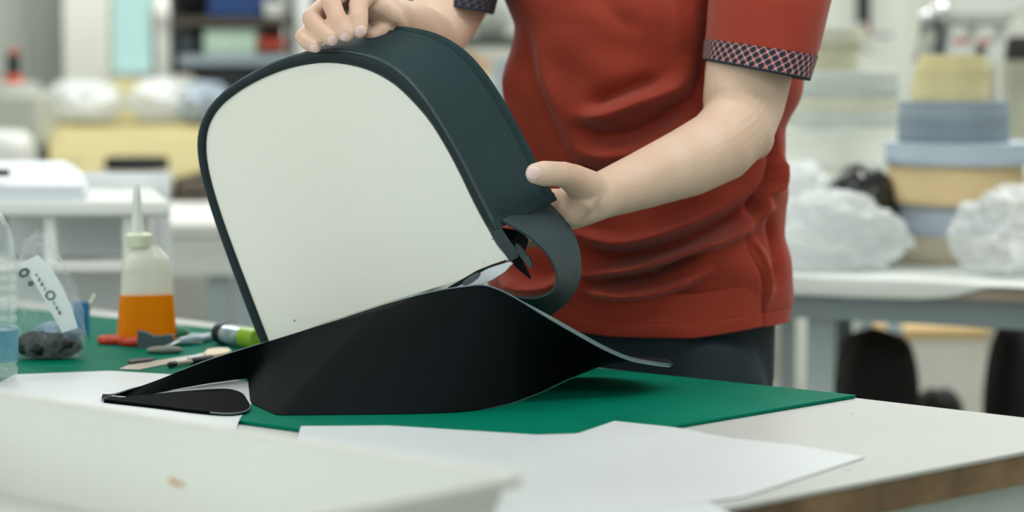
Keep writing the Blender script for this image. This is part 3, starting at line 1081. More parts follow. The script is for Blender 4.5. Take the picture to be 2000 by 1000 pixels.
# displace with folds on the front half
du = np.roll(verts, -1, 1) - np.roll(verts, 1, 1)
dv = np.gradient(verts, axis=0)
nrm = np.cross(du, dv); nrm /= np.linalg.norm(nrm, axis=2, keepdims=True) + 1e-12
cenv = verts.mean(axis=1, keepdims=True)
flip = np.sign(((verts - cenv) * nrm).sum(axis=2, keepdims=True)); nrm *= flip
d_ = verts[..., 1] * CP - (verts[..., 2] - CAMZ) * SP_
pxs = 1000 + FPX * verts[..., 0] / d_
pys = 500 - FPX * (verts[..., 1] * SP_ + (verts[..., 2] - CAMZ) * CP) / d_
front = np.clip((-nrm[..., 1] - .12) * 2.0, 0, 1)
h = fold_disp(pxs, pys) * front
rng = np.random.RandomState(3)
for k in range(26):
    f = rng.uniform(6, 26); ang = rng.uniform(-.5, 1.0)
    ph = rng.uniform(0, 6.28)
    h += .0011 / (f / 10) * np.sin(f * (verts[..., 0] * math.sin(ang) * 4 + verts[..., 2] * math.cos(ang) * 4) + ph + 2.0 * np.sin(verts[..., 0] * 9 + k))
# hem stitch groove 17 px above the hem and a side seam
hz = (pys - (pys[-1:, :] - 26))
h -= .0012 * np.exp(-(hz / 2.2) ** 2)
seamx = np.interp(pys, [440, 490, 530, 560, 625], [1455, 1464, 1482, 1488, 1491])
h -= .0035 * np.exp(-((pxs - seamx) / 2.6) ** 2) * (verts[..., 1] < TY) * np.clip((pys - 440) / 60, 0, 1)
verts += nrm * h[..., None]
sv = verts.reshape(-1, 3)
mb = MB()
inner_rows = []
last = verts[-1]
c0 = last.mean(axis=0)
r1 = last + np.array([0, 0, -.0006]) + (c0 - last) * .006
r2 = last + (c0 - last) * .014 + np.array([0, 0, .002])
r3 = last + (c0 - last) * .016 + np.array([0, 0, .06])
allv = np.concatenate([verts, r1[None], r2[None], r3[None]], axis=0)
# close shoulders to the collar
topr = verts[0]
ct_ = np.array([TX, TY, 0])
cols = []
for s, dzz in ((.85, .018), (.6, .040), (.36, .052), (.34, .058), (.33, .060)):
    r = ct_ + (topr - ct_) * s
    r[:, 2] = topr[:, 2] + dzz
    cols.append(r)
allv = np.concatenate([np.array(cols[::-1]), allv], axis=0)
mb.v = [tuple(p) for p in allv.reshape(-1, 3)]
R0 = allv.shape[0]
for i in range(R0 - 1):
    for j in range(NTH):
        a, b = i * NTH + j, i * NTH + (j + 1) % NTH
        mb.f.append((a, b, b + NTH, a + NTH))
mb.mi = [0] * len(mb.f)
shirtm = mat('rust_red_cotton', '#a03a28', .85, .05, 7, bump=.25, bscale=420, col2='#963525', spec=.25, sheen=.15)
shirt = mb.build('shirt', shirtm, person, auto=80)


def sleeve(rowsdef, name='sleeve', cuffpx=45, tiltfn=None, parent=shirt, seed=1):
    """rowsdef: (left px, left py, right px, right py, depth, half depth) from top to bottom"""
    n = 160
    a = np.array(rowsdef, float)
    t = np.linspace(0, len(a) - 1, 120)
    rows = np.array([[np.interp(q, range(len(a)), a[:, c]) for c in range(a.shape[1])] for q in t])
    rr = []
    rs = np.random.RandomState(seed)
    ph = rs.uniform(0, 6.28, 8)
    for i, (lx, ly, rx, ry, Y, hb_) in enumerate(rows):
        L_, R__ = P(lx, ly, Y + .01), P(rx, ry, Y - .01)
        c = (L_ + R__) / 2
        ax = (R__ - L_) / 2
        k = i / len(rows)
        ring = []
        for j in range(n):
            q = 2 * math.pi * j / n
            wob = 1 + .010 * math.sin(3 * q + ph[0] + 2.2 * k) + .010 * math.sin(5 * q + ph[1] - 3 * k) + .006 * math.sin(9 * q + ph[2] + 4 * k)
            cq, sq = math.cos(q), math.sin(q)
            ring.append(c + ax * cq * wob + Vector((0, -1, 0)) * hb_ * sq * wob)
        rr.append(ring)
    return rr


def sleeve_obj(rowsdef, cuff_frac, cuffmat, seed=1, turns=1.0):
    rr = sleeve(rowsdef, seed=seed)
    nC = int(len(rr) * (1 - cuff_frac))
    m = MB().rings(rr[:nC + 1], caps=False)
    m.build('sleeve', shirtm, shirt, auto=80)
    cu = rr[nC - 1:]
    cen = [sum(r, Vector()) / len(r) for r in cu]
    out_ = [[c + (p - c) * 1.022 for p in r] for r, c in zip(cu, cen)]
    inn = [[c + (p - c) * .97 for p in r] for r, c in zip(cu, cen)]
    ringsx = out_ + inn[::-1]
    n = len(ringsx[0])
    me = bpy.data.meshes.new('sleeve_cuff')
    base = WLOC[person.name]
    vs = [tuple(p - base) for r in ringsx for p in r]
    fs = []
    for k in range(len(ringsx) - 1):
        for i in range(n):
            j = (i + 1) % n
            fs.append((k * n + i, k * n + j, (k + 1) * n + j, (k + 1) * n + i))
    me.from_pydata(vs, [], fs)
    me.materials.append(cuffmat)
    uv = me.uv_layers.new(name='UVMap')
    # arc length coordinates in metres
    r0 = out_[-1]
    arc = [0.0]
    for i in range(n):
        arc.append(arc[-1] + (r0[(i + 1) % n] - r0[i]).length)
    vl = [0.0]
    for k in range(1, len(ringsx)):
        vl.append(vl[-1] + (ringsx[k][n // 4] - ringsx[k - 1][n // 4]).length)
    vref = vl[len(out_) - 1]
    li = 0
    for p in me.polygons:
        k, i = divmod(p.index, n)
        for (kk, ii) in ((k, i), (k, i + 1), (k + 1, i + 1), (k + 1, i)):
            uv.data[li].uv = (arc[ii], vref - vl[kk])
            li += 1
    me.polygons.foreach_set('use_smooth', [True] * len(me.polygons))
    bm = bmesh.new(); bm.from_mesh(me); bmesh.ops.recalc_face_normals(bm, faces=bm.faces); bm.to_mesh(me); bm.free()
    o = bpy.data.objects.new('sleeve_cuff', me)
    COL.objects.link(o)
    o.parent = shirt
    WLOC[o.name] = base
    return o


def plaid(name, rust, navy, white, per=.0125):
    m = bpy.data.materials.new(name)
    m.use_nodes = True
    nt = m.node_tree
    N, L = nt.nodes, nt.links
    b = N['Principled BSDF']
    b.inputs['Roughness'].default_value = .8
    b.inputs['Specular IOR Level'].default_value = .25
    uv = N.new('ShaderNodeUVMap'); uv.uv_map = 'UVMap'
    sp_ = N.new('ShaderNodeSeparateXYZ'); L.new(uv.outputs[0], sp_.inputs[0])

    def math_(op, a, b_=None):
        n = N.new('ShaderNodeMath'); n.operation = op
        for i, x in enumerate((a, b_)):
            if x is None: continue
            if isinstance(x, (int, float)): n.inputs[i].default_value = x
            else: L.new(x, n.inputs[i])
        return n.outputs[0]
    u = math_('DIVIDE', sp_.outputs[0], per)
    v = math_('DIVIDE', sp_.outputs[1], per)
    d1 = math_('ADD', u, math_('MULTIPLY', v, 1.15))
    d2 = math_('SUBTRACT', u, math_('MULTIPLY', v, .75))
    f1, f2 = math_('FRACT', d1), math_('FRACT', d2)
    n1, n2 = math_('LESS_THAN', f1, .56), math_('LESS_THAN', f2, .56)
    l1 = math_('LESS_THAN', math_('ABSOLUTE', math_('SUBTRACT', f1, .76)), .04)
    l2 = math_('LESS_THAN', math_('ABSOLUTE', math_('SUBTRACT', f2, .76)), .03)
    amt = math_('POWER', math_('MULTIPLY', math_('ADD', n1, n2), .5), .3)
    mx = N.new('ShaderNodeMix'); mx.data_type = 'RGBA'
    mx.inputs[6].default_value = (*lin(rust), 1); mx.inputs[7].default_value = (*lin(navy), 1)
    L.new(amt, mx.inputs[0])
    mw = N.new('ShaderNodeMix'); mw.data_type = 'RGBA'
    mw.inputs[7].default_value = (*lin(white), 1)
    L.new(math_('MULTIPLY', math_('MAXIMUM', l1, l2), .6), mw.inputs[0]); L.new(mx.outputs[2], mw.inputs[6])
    hem = N.new('ShaderNodeMix'); hem.data_type = 'RGBA'
    hem.inputs[7].default_value = (*lin('#1c2c36'), 1)
    L.new(math_('LESS_THAN', sp_.outputs[1], .0032), hem.inputs[0]); L.new(mw.outputs[2], hem.inputs[6])
    L.new(hem.outputs[2], b.inputs['Base Color'])
    return m


plaidm = plaid('plaid_cuff_cloth', '#c25334', '#152c40', '#e4eef2')
rowsL = [(1400, -225, 1500, -215, 3.30, .060), (1392, -170, 1610, -150, 3.27, .08), (1388, -80, 1640, -60, 3.25, .084), (1386, 0, 1622, 10, 3.235, .084), (1381, 60, 1603, 90, 3.225, .083), (1375, 118, 1580, 158, 3.213, .081)]
sleeve_obj(rowsL, .135, plaidm, 1)
plaidm_shaded = plaid('plaid_cuff_cloth_shaded', '#4a2c33', '#1b2430', '#6e6f78')  # darker copy of the cuff cloth, the sleeve's shade put into its colours
rowsR = [(1010, -225, 1120, -225, 3.44, .060), (920, -160, 1080, -150, 3.44, .072), (880, -95, 1010, -70, 3.42, .074), (855, -40, 978, -22, 3.385, .080), (838, 6, 964, 28, 3.365, .082)]
sleeve_obj(rowsR, .34, plaidm_shaded, 2)

# ---------------------------------------------------------------- trousers and shoes
tr = MB()
def fring(z, a, b, dx=0):
    return [Vector((TX + dx + a * math.cos(q), TY + b * math.sin(q), z)) for q in [2 * math.pi * i / 40 for i in range(40)]]


tr.rings([fring(.56, .12, .07), fring(.66, .175, .10), fring(.74, .188, .116), fring(.80, .191, .118), fring(.855, .193, .114), fring(.875, .160, .078), fring(.90, .13, .06)])
for s in (-1, 1):
    h = Vector((TX, TY, .74)) + lat * .086 * s
    k = Vector((TX, TY, .47)) + lat * .10 * s + fwd * .02
    a = Vector((TX, TY, .10)) + lat * .115 * s - fwd * .01
    tr.tube([h, h.lerp(k, .5), k, k.lerp(a, .5), a], [.098, .090, .075, .068, .064], 24)
me = bpy.data.meshes.new('trousers')
me.from_pydata([tuple(Vector(v) - Vector((TX, TY, 0))) for v in tr.v], [], tr.f)
to = bpy.data.objects.new('trousers', me)
COL.objects.link(to)
r_ = to.modifiers.new('r', 'REMESH'); r_.mode = 'VOXEL'; r_.voxel_size = .006
s_ = to.modifiers.new('s', 'SMOOTH'); s_.factor = .5; s_.iterations = 10
dg = bpy.context.evaluated_depsgraph_get()
nm2 = bpy.data.meshes.new_from_object(to.evaluated_get(dg))
to.modifiers.clear(); to.data = nm2
rs = np.random.RandomState(5)
nv2 = len(nm2.vertices)
c2 = np.zeros(nv2 * 3); nm2.vertices.foreach_get('co', c2); c2 = c2.reshape(-1, 3)
n2_ = np.zeros(nv2 * 3); nm2.vertices.foreach_get('normal', n2_); n2_ = n2_.reshape(-1, 3)
hh = np.zeros(nv2)
for k in range(14):
    f = rs.uniform(14, 45)
    hh += .0022 * np.sin(f * (c2[:, 0] * rs.uniform(.5, 1.2) + c2[:, 2] * rs.uniform(-.6, .6)) + rs.uniform(0, 6))* (14 / f)
c2 += n2_ * hh[:, None]
nm2.vertices.foreach_set('co', c2.reshape(-1))
nm2.materials.clear(); nm2.materials.append(mat('dark_navy_trousers', '#1a2a34', .7, .1, 8, bump=.3, bscale=300, spec=.3))
nm2.polygons.foreach_set('use_smooth', [True] * len(nm2.polygons))
to.parent = person
WLOC[to.name] = Vector((TX, TY, 0))
for s in (-1, 1):
    a = Vector((TX, TY, 0)) + lat * .115 * s - fwd * .01
    rr = []
    for t_, hw, hh_ in ((-.07, .02, .05), (-.055, .036, .085), (0, .040, .095), (.07, .044, .07), (.13, .046, .055), (.17, .038, .045), (.19, .015, .03)):
        c = a + fwd * t_
        rr.append([c + lat * (hw * math.cos(q)) + up_ * (hh_ / 2 + hh_ / 2 * math.sin(q)) for q in [2 * math.pi * i / 18 for i in range(18)]])
    sh = MB().rings(rr).build('shoe', mat('black_shoe', '#1c1d1f', .5, .1, 20), person, auto=60)
# ================================================================ THINGS ON THE WORK TABLE, LEFT
def sq_ring(c, hx, hy, z, n_=3.2, rz=0.0, n=40):
    r = []
    for i in range(n):
        q = 2 * math.pi * i / n
        x = hx * math.copysign(abs(math.cos(q)) ** (2 / n_), math.cos(q))
        y = hy * math.copysign(abs(math.sin(q)) ** (2 / n_), math.sin(q))
        r.append(Vector((c[0] + x * math.cos(rz) - y * math.sin(rz), c[1] + x * math.sin(rz) + y * math.cos(rz), z)))
    return r


# --- glue bottle with orange liquid
gb_ = T(287, 668, MZ)
sc = gb_.y / FPX                      # metres per px there
g = thing('glue_bottle', gb_, 'squeeze bottle half full of orange glue with a long thin nozzle', 'bottle')
gz = lambda py: gb_.z + (663 - py) * sc
shell = mat('cloudy_bottle_plastic', '#eef0e2', .25, .02, 8, clear=.42, spec=.6)
liq = mat('orange_glue', '#ff9d00', .4, .02, 6, transl=.38, spec=.15)
prof = [(663, 55, .9), (660, 57, 1), (640, 56, 1), (600, 53, 1), (560, 50, 1), (520, 47, 1), (500, 45, 1), (490, 40, 1), (478, 28, 1), (474, 25, 1)]
MB().rings([sq_ring(gb_, w * sc, w * sc * .62, gz(y), 4.5 if w > 40 else 2.4, .25) for y, w, _ in prof]).build('bottle_body', shell, g, auto=60)
MB().rings([sq_ring(gb_, w * sc * 1.012, w * sc * .632, gz(y), 4.5, .25) for y, w in ((661, 57), (640, 56), (600, 53), (572, 50.9), (568, 50.5))]).build('liquid', liq, g, auto=60)
cap = mat('ivory_cap', '#d8dcc2', .4, .03, 8)
MB().lathe([(24 * sc, gz(476) - gb_.z), (26 * sc, gz(474) - gb_.z), (26 * sc, gz(452) - gb_.z), (21 * sc, gz(449) - gb_.z), (12 * sc, gz(447) - gb_.z)], gb_ + Vector((-12 * sc, 0, 0)), 28).build('cap', cap, g, auto=40)
MB().lathe([(15 * sc, gz(450) - gb_.z), (13 * sc, gz(440) - gb_.z), (10.5 * sc, gz(410) - gb_.z), (7.5 * sc, gz(370) - gb_.z), (5.5 * sc, gz(354) - gb_.z), (3.5 * sc, gz(351) - gb_.z)], gb_ + Vector((-16 * sc, 0, 0)), 24).build('nozzle', mat('white_nozzle', '#eceee8', .4, .02, 8, transl=.2), g, auto=50)


# --- plastic bag helper
def crumple(c, r, seed, amp=.18, sub=5, flat=True, freq=3.0, sx=None, sharp=1.0):
    bm = bmesh.new()
    bmesh.ops.create_icosphere(bm, subdivisions=sub, radius=1)
    c = Vector(c)
    off = Vector((seed * 3.1, seed * 1.7, seed * .9))
    for v in bm.verts:
        d = v.co.normalized()
        n = 0
        f = freq
        a = 1.0
        for k in range(4):
            n += a * (1 - 2 * abs(mnoise.noise(d * f + off)))
            f *= 1.9
            a *= .55
        s = 1 + amp * (n - .9)
        p = Vector((d.x * r[0] * s, d.y * r[1] * s, d.z * r[2] * s))
        if sx == 'square':
            p = p / (abs(d.x) ** 4 + abs(d.y) ** 4 + abs(d.z) ** 4) ** .25
        elif sx:
            p = sx(p, d)
        if flat and p.z < -r[2] * .8:
            p.z = -r[2] * .8 + (p.z + r[2] * .8) * .03
        v.co = c + p + Vector((0, 0, r[2] * .83 if flat else 0))
    vs = [tuple(v.co) for v in bm.verts]
    fs = [tuple(v.index for v in f.verts) for f in bm.faces]
    bm.free()
    m = MB()
    m.add(vs, fs)
    return m


clear_bag = mat('clear_plastic_film', '#dfe6e8', .12, .02, 8, clear=.88, spec=1.0)
milky_bag = mat('milky_plastic_film', '#eef2f3', .22, .03, 8, clear=.30, transl=.3, spec=.9)
bag_c = T(104, 700, MZ)
sb_ = bag_c.y / FPX
pb = thing('plastic_bag', bag_c, 'clear plastic bag with dark parts and a printed white strip, on the cutting mat', 'bag')


def bagshape(p, d):
    k = (p.z / (128 * sb_) + 1) / 2            # 0 bottom .. 1 top
    k = min(max(k, 0), 1)
    w = (1.0 - .42 * k)
    return Vector((p.x * w - 28 * sb_ * k, p.y * (1 - .55 * k), p.z))


crumple(bag_c, (84 * sb_, 52 * sb_, 132 * sb_), 2, .13, 6, True, 2.2, bagshape).build('bag_film', clear_bag, pb, auto=180)
crumple(bag_c + Vector((-8 * sb_, .0, .002)), (62 * sb_, 34 * sb_, 30 * sb_), 7, .14, 4, True, 2.4).build('dark_parts', mat('dark_parts_in_bag', '#12181a', .6, .3, 30), pb, auto=180)
crumple(bag_c + Vector((8 * sb_, .004, 44 * sb_)), (48 * sb_, 26 * sb_, 28 * sb_), 9, .12, 4, False, 2.4).build('blue_parts', mat('grey_blue_parts_in_bag', '#7f9bb0', .6, .3, 30), pb, auto=180)
# printed strip lying over the front of the bag
yb = bag_c.y - 50 * sb_
A_ = [(38, 515), (60, 540), (84, 580), (108, 625), (122, 650)]
B_s = [(74, 498), (98, 520), (122, 560), (140, 600), (152, 640)]
st_a = [P(x, y, yb + .004 + .0 * i) for i, (x, y) in enumerate(A_)]
st_b = [P(x, y, yb + .004) for x, y in B_s]
strip = MB().ribbon(st_a, st_b, .0006).build('printed_strip', mat('white_strip', '#eef2f4', .4, .02, 8), pb)
ink = mat('grey_print', '#56656f', .6, .1, 20)
dirn = (Vector(st_a[-1]) - Vector(st_a[0])).normalized()


def on(px, py):
    return P(px, py, yb + .002)


def ring_mark(px, py, r, t, name='printed_mark', sq=1.0):
    o = on(px, py)
    ax = Vector((.55, 0, -.83)); bx = Vector((.83, 0, .55))
    rr = []
    for i in range(20):
        q = 2 * math.pi * i / 20
        u = ax * math.cos(q) + bx * math.sin(q) * sq
        rr.append([o + u * (r - t) * sb_, o + u * (r + t) * sb_, o + u * (r + t) * sb_ + Vector((0, .0005, 0)), o + u * (r - t) * sb_ + Vector((0, .0005, 0))])
    MB().rings(rr, loop=True).build(name, ink, strip)


ring_mark(47, 533, 6.5, 2.4, sq=1.3)
ring_mark(60, 554, 3, 2.2, sq=1.2)
ring_mark(98, 577, 8, 1.6)
for i in range(9):
    if 3 < i < 5:
        continue
    px, py = 71 + i * 5.4, 537 + i * 9.2
    px += 0 if i < 5 else 2
    if abs(px - 98) < 9 and abs(py - 577) < 10:
        continue
    MB().box(on(px, py), (7 * sb_, .0005, (2.0 + (i * 7 % 3)) * sb_), ry=math.radians(60 + (i * 37 % 40))).build('printed_mark', ink, strip, smooth=False)

# --- water bottle at the far left
wb_ = T(-28, 748, TZ + .002)
sw = wb_.y / FPX
wz = lambda py: (748 - py) * sw
bt = thing('water_bottle', wb_, 'clear ribbed plastic water bottle with a blue label at the left edge', 'bottle')
pr = [(30, 748), (50, 747), (60, 738), (62, 730)]
y = 725
while y > 505:
    pr += [(63.5, y), (63.5, y - 8), (60, y - 13), (60, y - 15)]
    y -= 20
pr += [(62, 500), (60, 470), (52, 440), (38, 415), (26, 400), (18, 390), (18, 376)]
MB().lathe([(r * sw, wz(py)) for r, py in pr], wb_, 48).build('bottle_body', mat('clear_bottle_plastic', '#e9f3f4', .08, .01, 8, clear=.72, spec=1.0), bt, auto=60)
MB().lathe([(64.5 * sw, wz(702)), (64.8 * sw, wz(700)), (64.8 * sw, wz(643)), (64.5 * sw, wz(641)), (63.2 * sw, wz(641)), (63.2 * sw, wz(702))], wb_, 48, closed=True).build('bottle_label', mat('blue_label', '#3f8ea8', .4, .25, 12, clear=.25, col2='#86bccb'), bt, auto=40)
MB().lathe([(0.5 * sw, wz(376)), (21 * sw, wz(376)), (21 * sw, wz(352)), (19 * sw, wz(350)), (.5 * sw, wz(350))], wb_, 30).build('bottle_cap', W['white'], bt, auto=40)

# --- pen cup with a pencil behind the bag
pc = T(160, 655, MZ)
sc_ = pc.y / FPX
cp_ = thing('pen_cup', pc, 'small blue pen cup standing behind the clear plastic bag', 'cup')
MB().lathe([(1 * sc_, 0), (15 * sc_, 0), (17 * sc_, 65 * sc_), (15.5 * sc_, 65 * sc_), (13.5 * sc_, 3 * sc_), (1 * sc_, 3 * sc_)], pc, 30).build('cup', mat('blue_cup', '#1f7fb4', .4, .06, 9), cp_, auto=40)
pe = thing('pencil', pc + Vector((0, 0, .004)), 'white pencil with a dark tip leaning out of the blue cup', 'pencil')
a0, a1 = pc + Vector((-8 * sc_, 0, 8 * sc_)), P(187, 572, pc.y)
MB().tube([a0, a0.lerp(a1, .93)], .0033, 10).build('pencil_shaft', mat('white_pencil', '#dcdccf', .4, .04, 10), pe)
MB().tube([a0.lerp(a1, .93), a1], [.0033, .0008], 10).build('pencil_tip', W['dgrey'], pe)

# --- scissors with red handles, lying flat
sx0 = T(228, 672, MZ)
s0 = sx0.y / FPX
sci = thing('scissors', sx0, 'red-handled scissors lying in front of the orange glue bottle', 'scissors')
redm = mat('red_plastic', '#c93a24', .3, .06, 12)


def loop_ring(cx_, cy_, rx_, ry_, t_, rz, name, m, parent, z0=MZ, hh=.012):
    rr = []
    for i in range(28):
        q = 2 * math.pi * i / 28
        x, y_ = rx_ * math.cos(q), ry_ * math.sin(q)
        X, Y_ = cx_ + x * math.cos(rz) - y_ * math.sin(rz), cy_ + x * math.sin(rz) + y_ * math.cos(rz)
        nx, ny = math.cos(q) * ry_, math.sin(q) * rx_
        l = math.hypot(nx, ny); nx, ny = nx / l, ny / l
        NX, NY = nx * math.cos(rz) - ny * math.sin(rz), nx * math.sin(rz) + ny * math.cos(rz)
        rr.append([Vector((X + NX * t_ * math.cos(k), Y_ + NY * t_ * math.cos(k), z0 + hh / 2 + hh / 2 * math.sin(k))) for k in [2 * math.pi * j / 10 for j in range(10)]])
    return MB().rings(rr, loop=True).build(name, m, parent)


loop_ring(sx0.x - .004, sx0.y + .004, .019, .013, .0055, .3, 'handle', redm, sci)
loop_ring(sx0.x + .024, sx0.y - .016, .019, .012, .0055, -.5, 'handle', redm, sci)
steel = mat('brushed_steel', '#b9c0c2', .3, .05, 30, metal=.8)
for k, ang in ((0, -.15), (1, .02)):
    p0 = Vector((sx0.x + .035, sx0.y - .008 + k * .006, MZ + .004 + k * .002))
    d = Vector((math.cos(ang), math.sin(ang), 0))
    w = Vector((-d.y, d.x, 0))
    MB().prism([p0 - w * .006, p0 + w * .006, p0 + d * .09 + w * .001, p0 + d * .092], (0, 0, .0018)).build('blade', steel, sci, smooth=False)

# --- butterfly-shaped grey clamp
k0 = T(310, 680, MZ)
sk = k0.y / FPX
kc = thing('rubber_block', k0, 'dark grey waisted rubber block in front of the glue bottle', 'block')
pts = [(268, 646), (285, 650), (300, 657), (314, 657), (330, 654), (337, 656), (334, 676), (326, 680), (312, 676), (300, 677), (290, 682), (268, 684)]
MB().prism([P(x, y, k0.y - .004) for x, y in pts], (0, .016, 0)).build('block', mat('dark_grey_rubber', '#47565c', .7, .08, 20), kc, bevel=.0012)
# --- grey stone (flat sharpening pebble)
k1 = T(322, 690, MZ)
o = crumple(k1, (36 * sk, 17 * sk, 8 * sk), 3, .04, 4, True, 1.6).build('sharpening_stone', mat('grey_stone', '#83887d', .8, .2, 30), auto=180)
tag(o, 'flat oval grey stone lying on the green mat left of the bag shell', 'stone')
# --- green tool behind with a clear handle
k2 = T(352, 668, MZ)
gt = thing('green_tool', k2, 'dark green round-headed tool beside the glue bottle foot', 'tool')
MB().ellipsoid(k2 + Vector((-.002, .004, .011)), (.016, .012, .011)).build('tool_head', mat('dark_green_plastic', '#0f6a48', .35, .08, 20), gt)
MB().tube([k2 + Vector((.010, .002, .007)), k2 + Vector((.032, .012, .006))], [.006, .005], 12).build('tool_neck', mat('pale_green_plastic', '#8fb8a4', .35, .1, 30), gt)
k3 = T(395, 668, MZ)
sd_ = thing('screwdriver', k3, 'screwdriver with a translucent grey-blue handle lying behind the grey stone', 'screwdriver')
MB().tube([T(352, 676, MZ) + Vector((0, 0, .007)), T(385, 671, MZ) + Vector((0, 0, .007)), T(425, 664, MZ) + Vector((0, 0, .007))], [.0055, .0065, .006], 14).build('handle', mat('grey_blue_handle', '#9fb4c4', .2, .06, 20), sd_)
MB().tube([T(350, 677, MZ) + Vector((0, 0, .007)), T(326, 682, MZ) + Vector((0, 0, .004))], .0022, 10).build('shank', steel, sd_)
# --- flashlight-like marker, black end, clear body, lime cap
k4 = T(455, 678, MZ)
fl = thing('glue_tube', k4, 'short clear tube with a black end and a lime green end, beside the cream panel', 'tube')
a_, b_ = T(432, 672, MZ) + Vector((0, 0, .0155)), T(505, 684, MZ) + Vector((0, 0, .0155))
ax_ = (b_ - a_)
L_ = ax_.length
MB().lathe([(.0145, -.004), (.0155, 0), (.0155, .012), (.0150, .013)], a_, 28, axis=ax_).build('black_end', W['black'], fl, auto=40)
MB().lathe([(.0138, .013), (.0138, L_ * .62)], a_, 28, axis=ax_).build('tube_body', mat('silvery_clear_plastic', '#b7cbd6', .12, .3, 40, metal=.3, col2='#5f7f90'), fl, auto=40)
MB().lathe([(.0145, L_ * .62), (.0150, L_ * .66), (.0150, L_ * .98), (.013, L_)], a_, 28, axis=ax_).build('lime_end', mat('lime_plastic', '#a3cc3c', .25, .08, 30, transl=.2), fl, auto=40)


def flat_bar(name, pxs_, h, m, label, cat):
    return tag(MB().prism([T(x, y, MZ + .0002 + h) for x, y in pxs_], (0, 0, -h)).build(name, m, smooth=False, bevel=min(.0008, h * .3)), label, cat)


flat_bar('steel_ruler', [(233, 720), (252, 712), (370, 694), (404, 690), (410, 693), (272, 721)], .0012, mat('steel_ruler_metal', '#b9b4a8', .35, .08, 12, metal=.4), 'long grey steel ruler lying on the green mat', 'ruler')
kn = thing('putty_knife', T(420, 686, MZ), 'putty knife with a pale wooden leaf-shaped handle on the mat', 'knife')
MB().prism([T(x, y, MZ + .006) for x, y in [(398, 688), (405, 681), (425, 678), (447, 679), (452, 683), (445, 687), (425, 691), (405, 693)]], (0, 0, -.0055)).build('handle', mat('pale_wood', '#e6cfae', .5, .08, 30), kn, bevel=.0015)
MB().prism([T(x, y, MZ + .003) for x, y in [(365, 697), (399, 688), (403, 693), (372, 702)]], (0, 0, -.001)).build('blade', steel, kn, smooth=False)
flat_bar('graphite_bar', [(250, 704), (256, 701), (298, 697), (303, 699), (296, 702), (254, 707)], .004, W['black'], 'thin black bar lying on the green mat behind the steel ruler', 'bar')
fp = thing('craft_knife', T(360, 718, MZ), 'slim craft knife with black ends on the mat by the bag shell edge', 'knife')
MB().tube([T(342, 717, MZ) + Vector((0, 0, .0045)), T(372, 713, MZ) + Vector((0, 0, .0045))], .0034, 10).build('handle', mat('beige_barrel', '#b9b2a0', .35, .06, 20), fp)
MB().tube([T(332, 719, MZ) + Vector((0, 0, .0045)), T(342, 717, MZ) + Vector((0, 0, .0045))], .0040, 10).build('end_cap', W['black'], fp)
MB().tube([T(373, 712, MZ) + Vector((0, 0, .0045)), T(412, 705, MZ) + Vector((0, 0, .0045))], .0044, 10).build('grip', W['black'], fp)

# ================================================================ BACKGROUND, LEFT
# white plastic drawer unit with open rails, paper on top
YD = 4.22
dr = thing('drawer_trolley', (P(130, 700, YD).x, YD + .25, 0), 'white plastic open-fronted drawer trolley behind the glue bottle', 'trolley')
wp = mat('glossy_white_plastic', '#e9ebe8', .3, .02, 6)
z0_, z1_ = P(0, 424, YD).z, P(0, 392, YD).z
m = MB().prism([Vector((P(-160, 0, YD).x, YD, z0_)), Vector((P(328, 0, YD).x, YD, z0_)), Vector((P(225, 0, YD).x, YD + .42, z0_)), Vector((P(-160, 0, YD).x, YD + .42, z0_))], (0, 0, z1_ - z0_))
m.build('top', wp, dr, bevel=.008)
MB().box((P(100, 700, YD).x, YD + .4, P(0, 560, YD).z / 1), (P(250, 0, YD).x - P(-100, 0, YD).x, .01, .36)).build('back_board', mat('grey_blue_board', '#f2f8fb', .5, .05, 4), dr, smooth=False)
for x0, x1 in ((-150, -128), (82, 98), (236, 262)):
    a, b = P(x0, 424, YD), P(x1, 0, YD)
    MB().box(((a.x + b.x) / 2, YD + .03, a.z / 2), (b.x - a.x, .03, a.z)).build('post', wp, dr, bevel=.004)
a = P(262, 424, YD)
MB().box((P(215, 0, YD).x, YD + .36, a.z / 2), (.03, .03, a.z)).build('post', wp, dr, bevel=.004)
for y0, y1 in ((512, 533), (640, 662), (800, 822)):
    a, b = P(-150, y1, YD), P(262, y0, YD)
    MB().box(((a.x + b.x) / 2, YD + .02, (a.z + b.z) / 2), (b.x - a.x, .03, b.z - a.z)).build('rail', wp, dr, bevel=.004)
    MB().box(((a.x + b.x) / 2, YD + .2, a.z - .002), (b.x - a.x - .03, .34, .006)).build('shelf_board', wp, dr, smooth=False)
# stack of paper on it: each block of sheets curls
TZD = P(0, 392, YD).z
papm = mat('paper_block', '#dfe5ec', .55, .03, 4)
for k, (xr_, zz, th_k, lab) in enumerate(((156, 0, .014, 'thick lower block of white paper on the white trolley top'), (150, .0142, .010, 'upper block of white paper with a dark mark on the white trolley'))):
    a = P(-170, 0, YD); b = P(xr_, 0, YD)
    m = MB()
    n = 14
    rr = []
    for i in range(n + 1):
        t = i / n
        y_ = YD + .02 + t * .38
        sh = .10 * t ** 1.6
        z_ = TZD + zz + .0002 + (.028 * t if k else .0)
        rr.append([Vector((a.x, y_, z_)), Vector((b.x - sh, y_, z_)), Vector((b.x - sh, y_, z_ + th_k + (.0 if k else .028 * t))), Vector((a.x, y_, z_ + th_k + (.0 if k else .028 * t)))])
    tag(m.rings(rr).build('paper_stack', papm, auto=40), lab, 'paper')
bm_ = thing('marker_pen', P(5, 356, YD + .12), 'small dark marker lying on the paper stack at the left edge', 'pen')
zt = TZD + .024 + .0115 + .009
MB().tube([Vector((P(-30, 0, 4.3).x, 4.28, zt + .002)), Vector((P(14, 0, 4.3).x, 4.27, zt + .002))], .0065, 12).build('barrel', W['dgrey'], bm_)

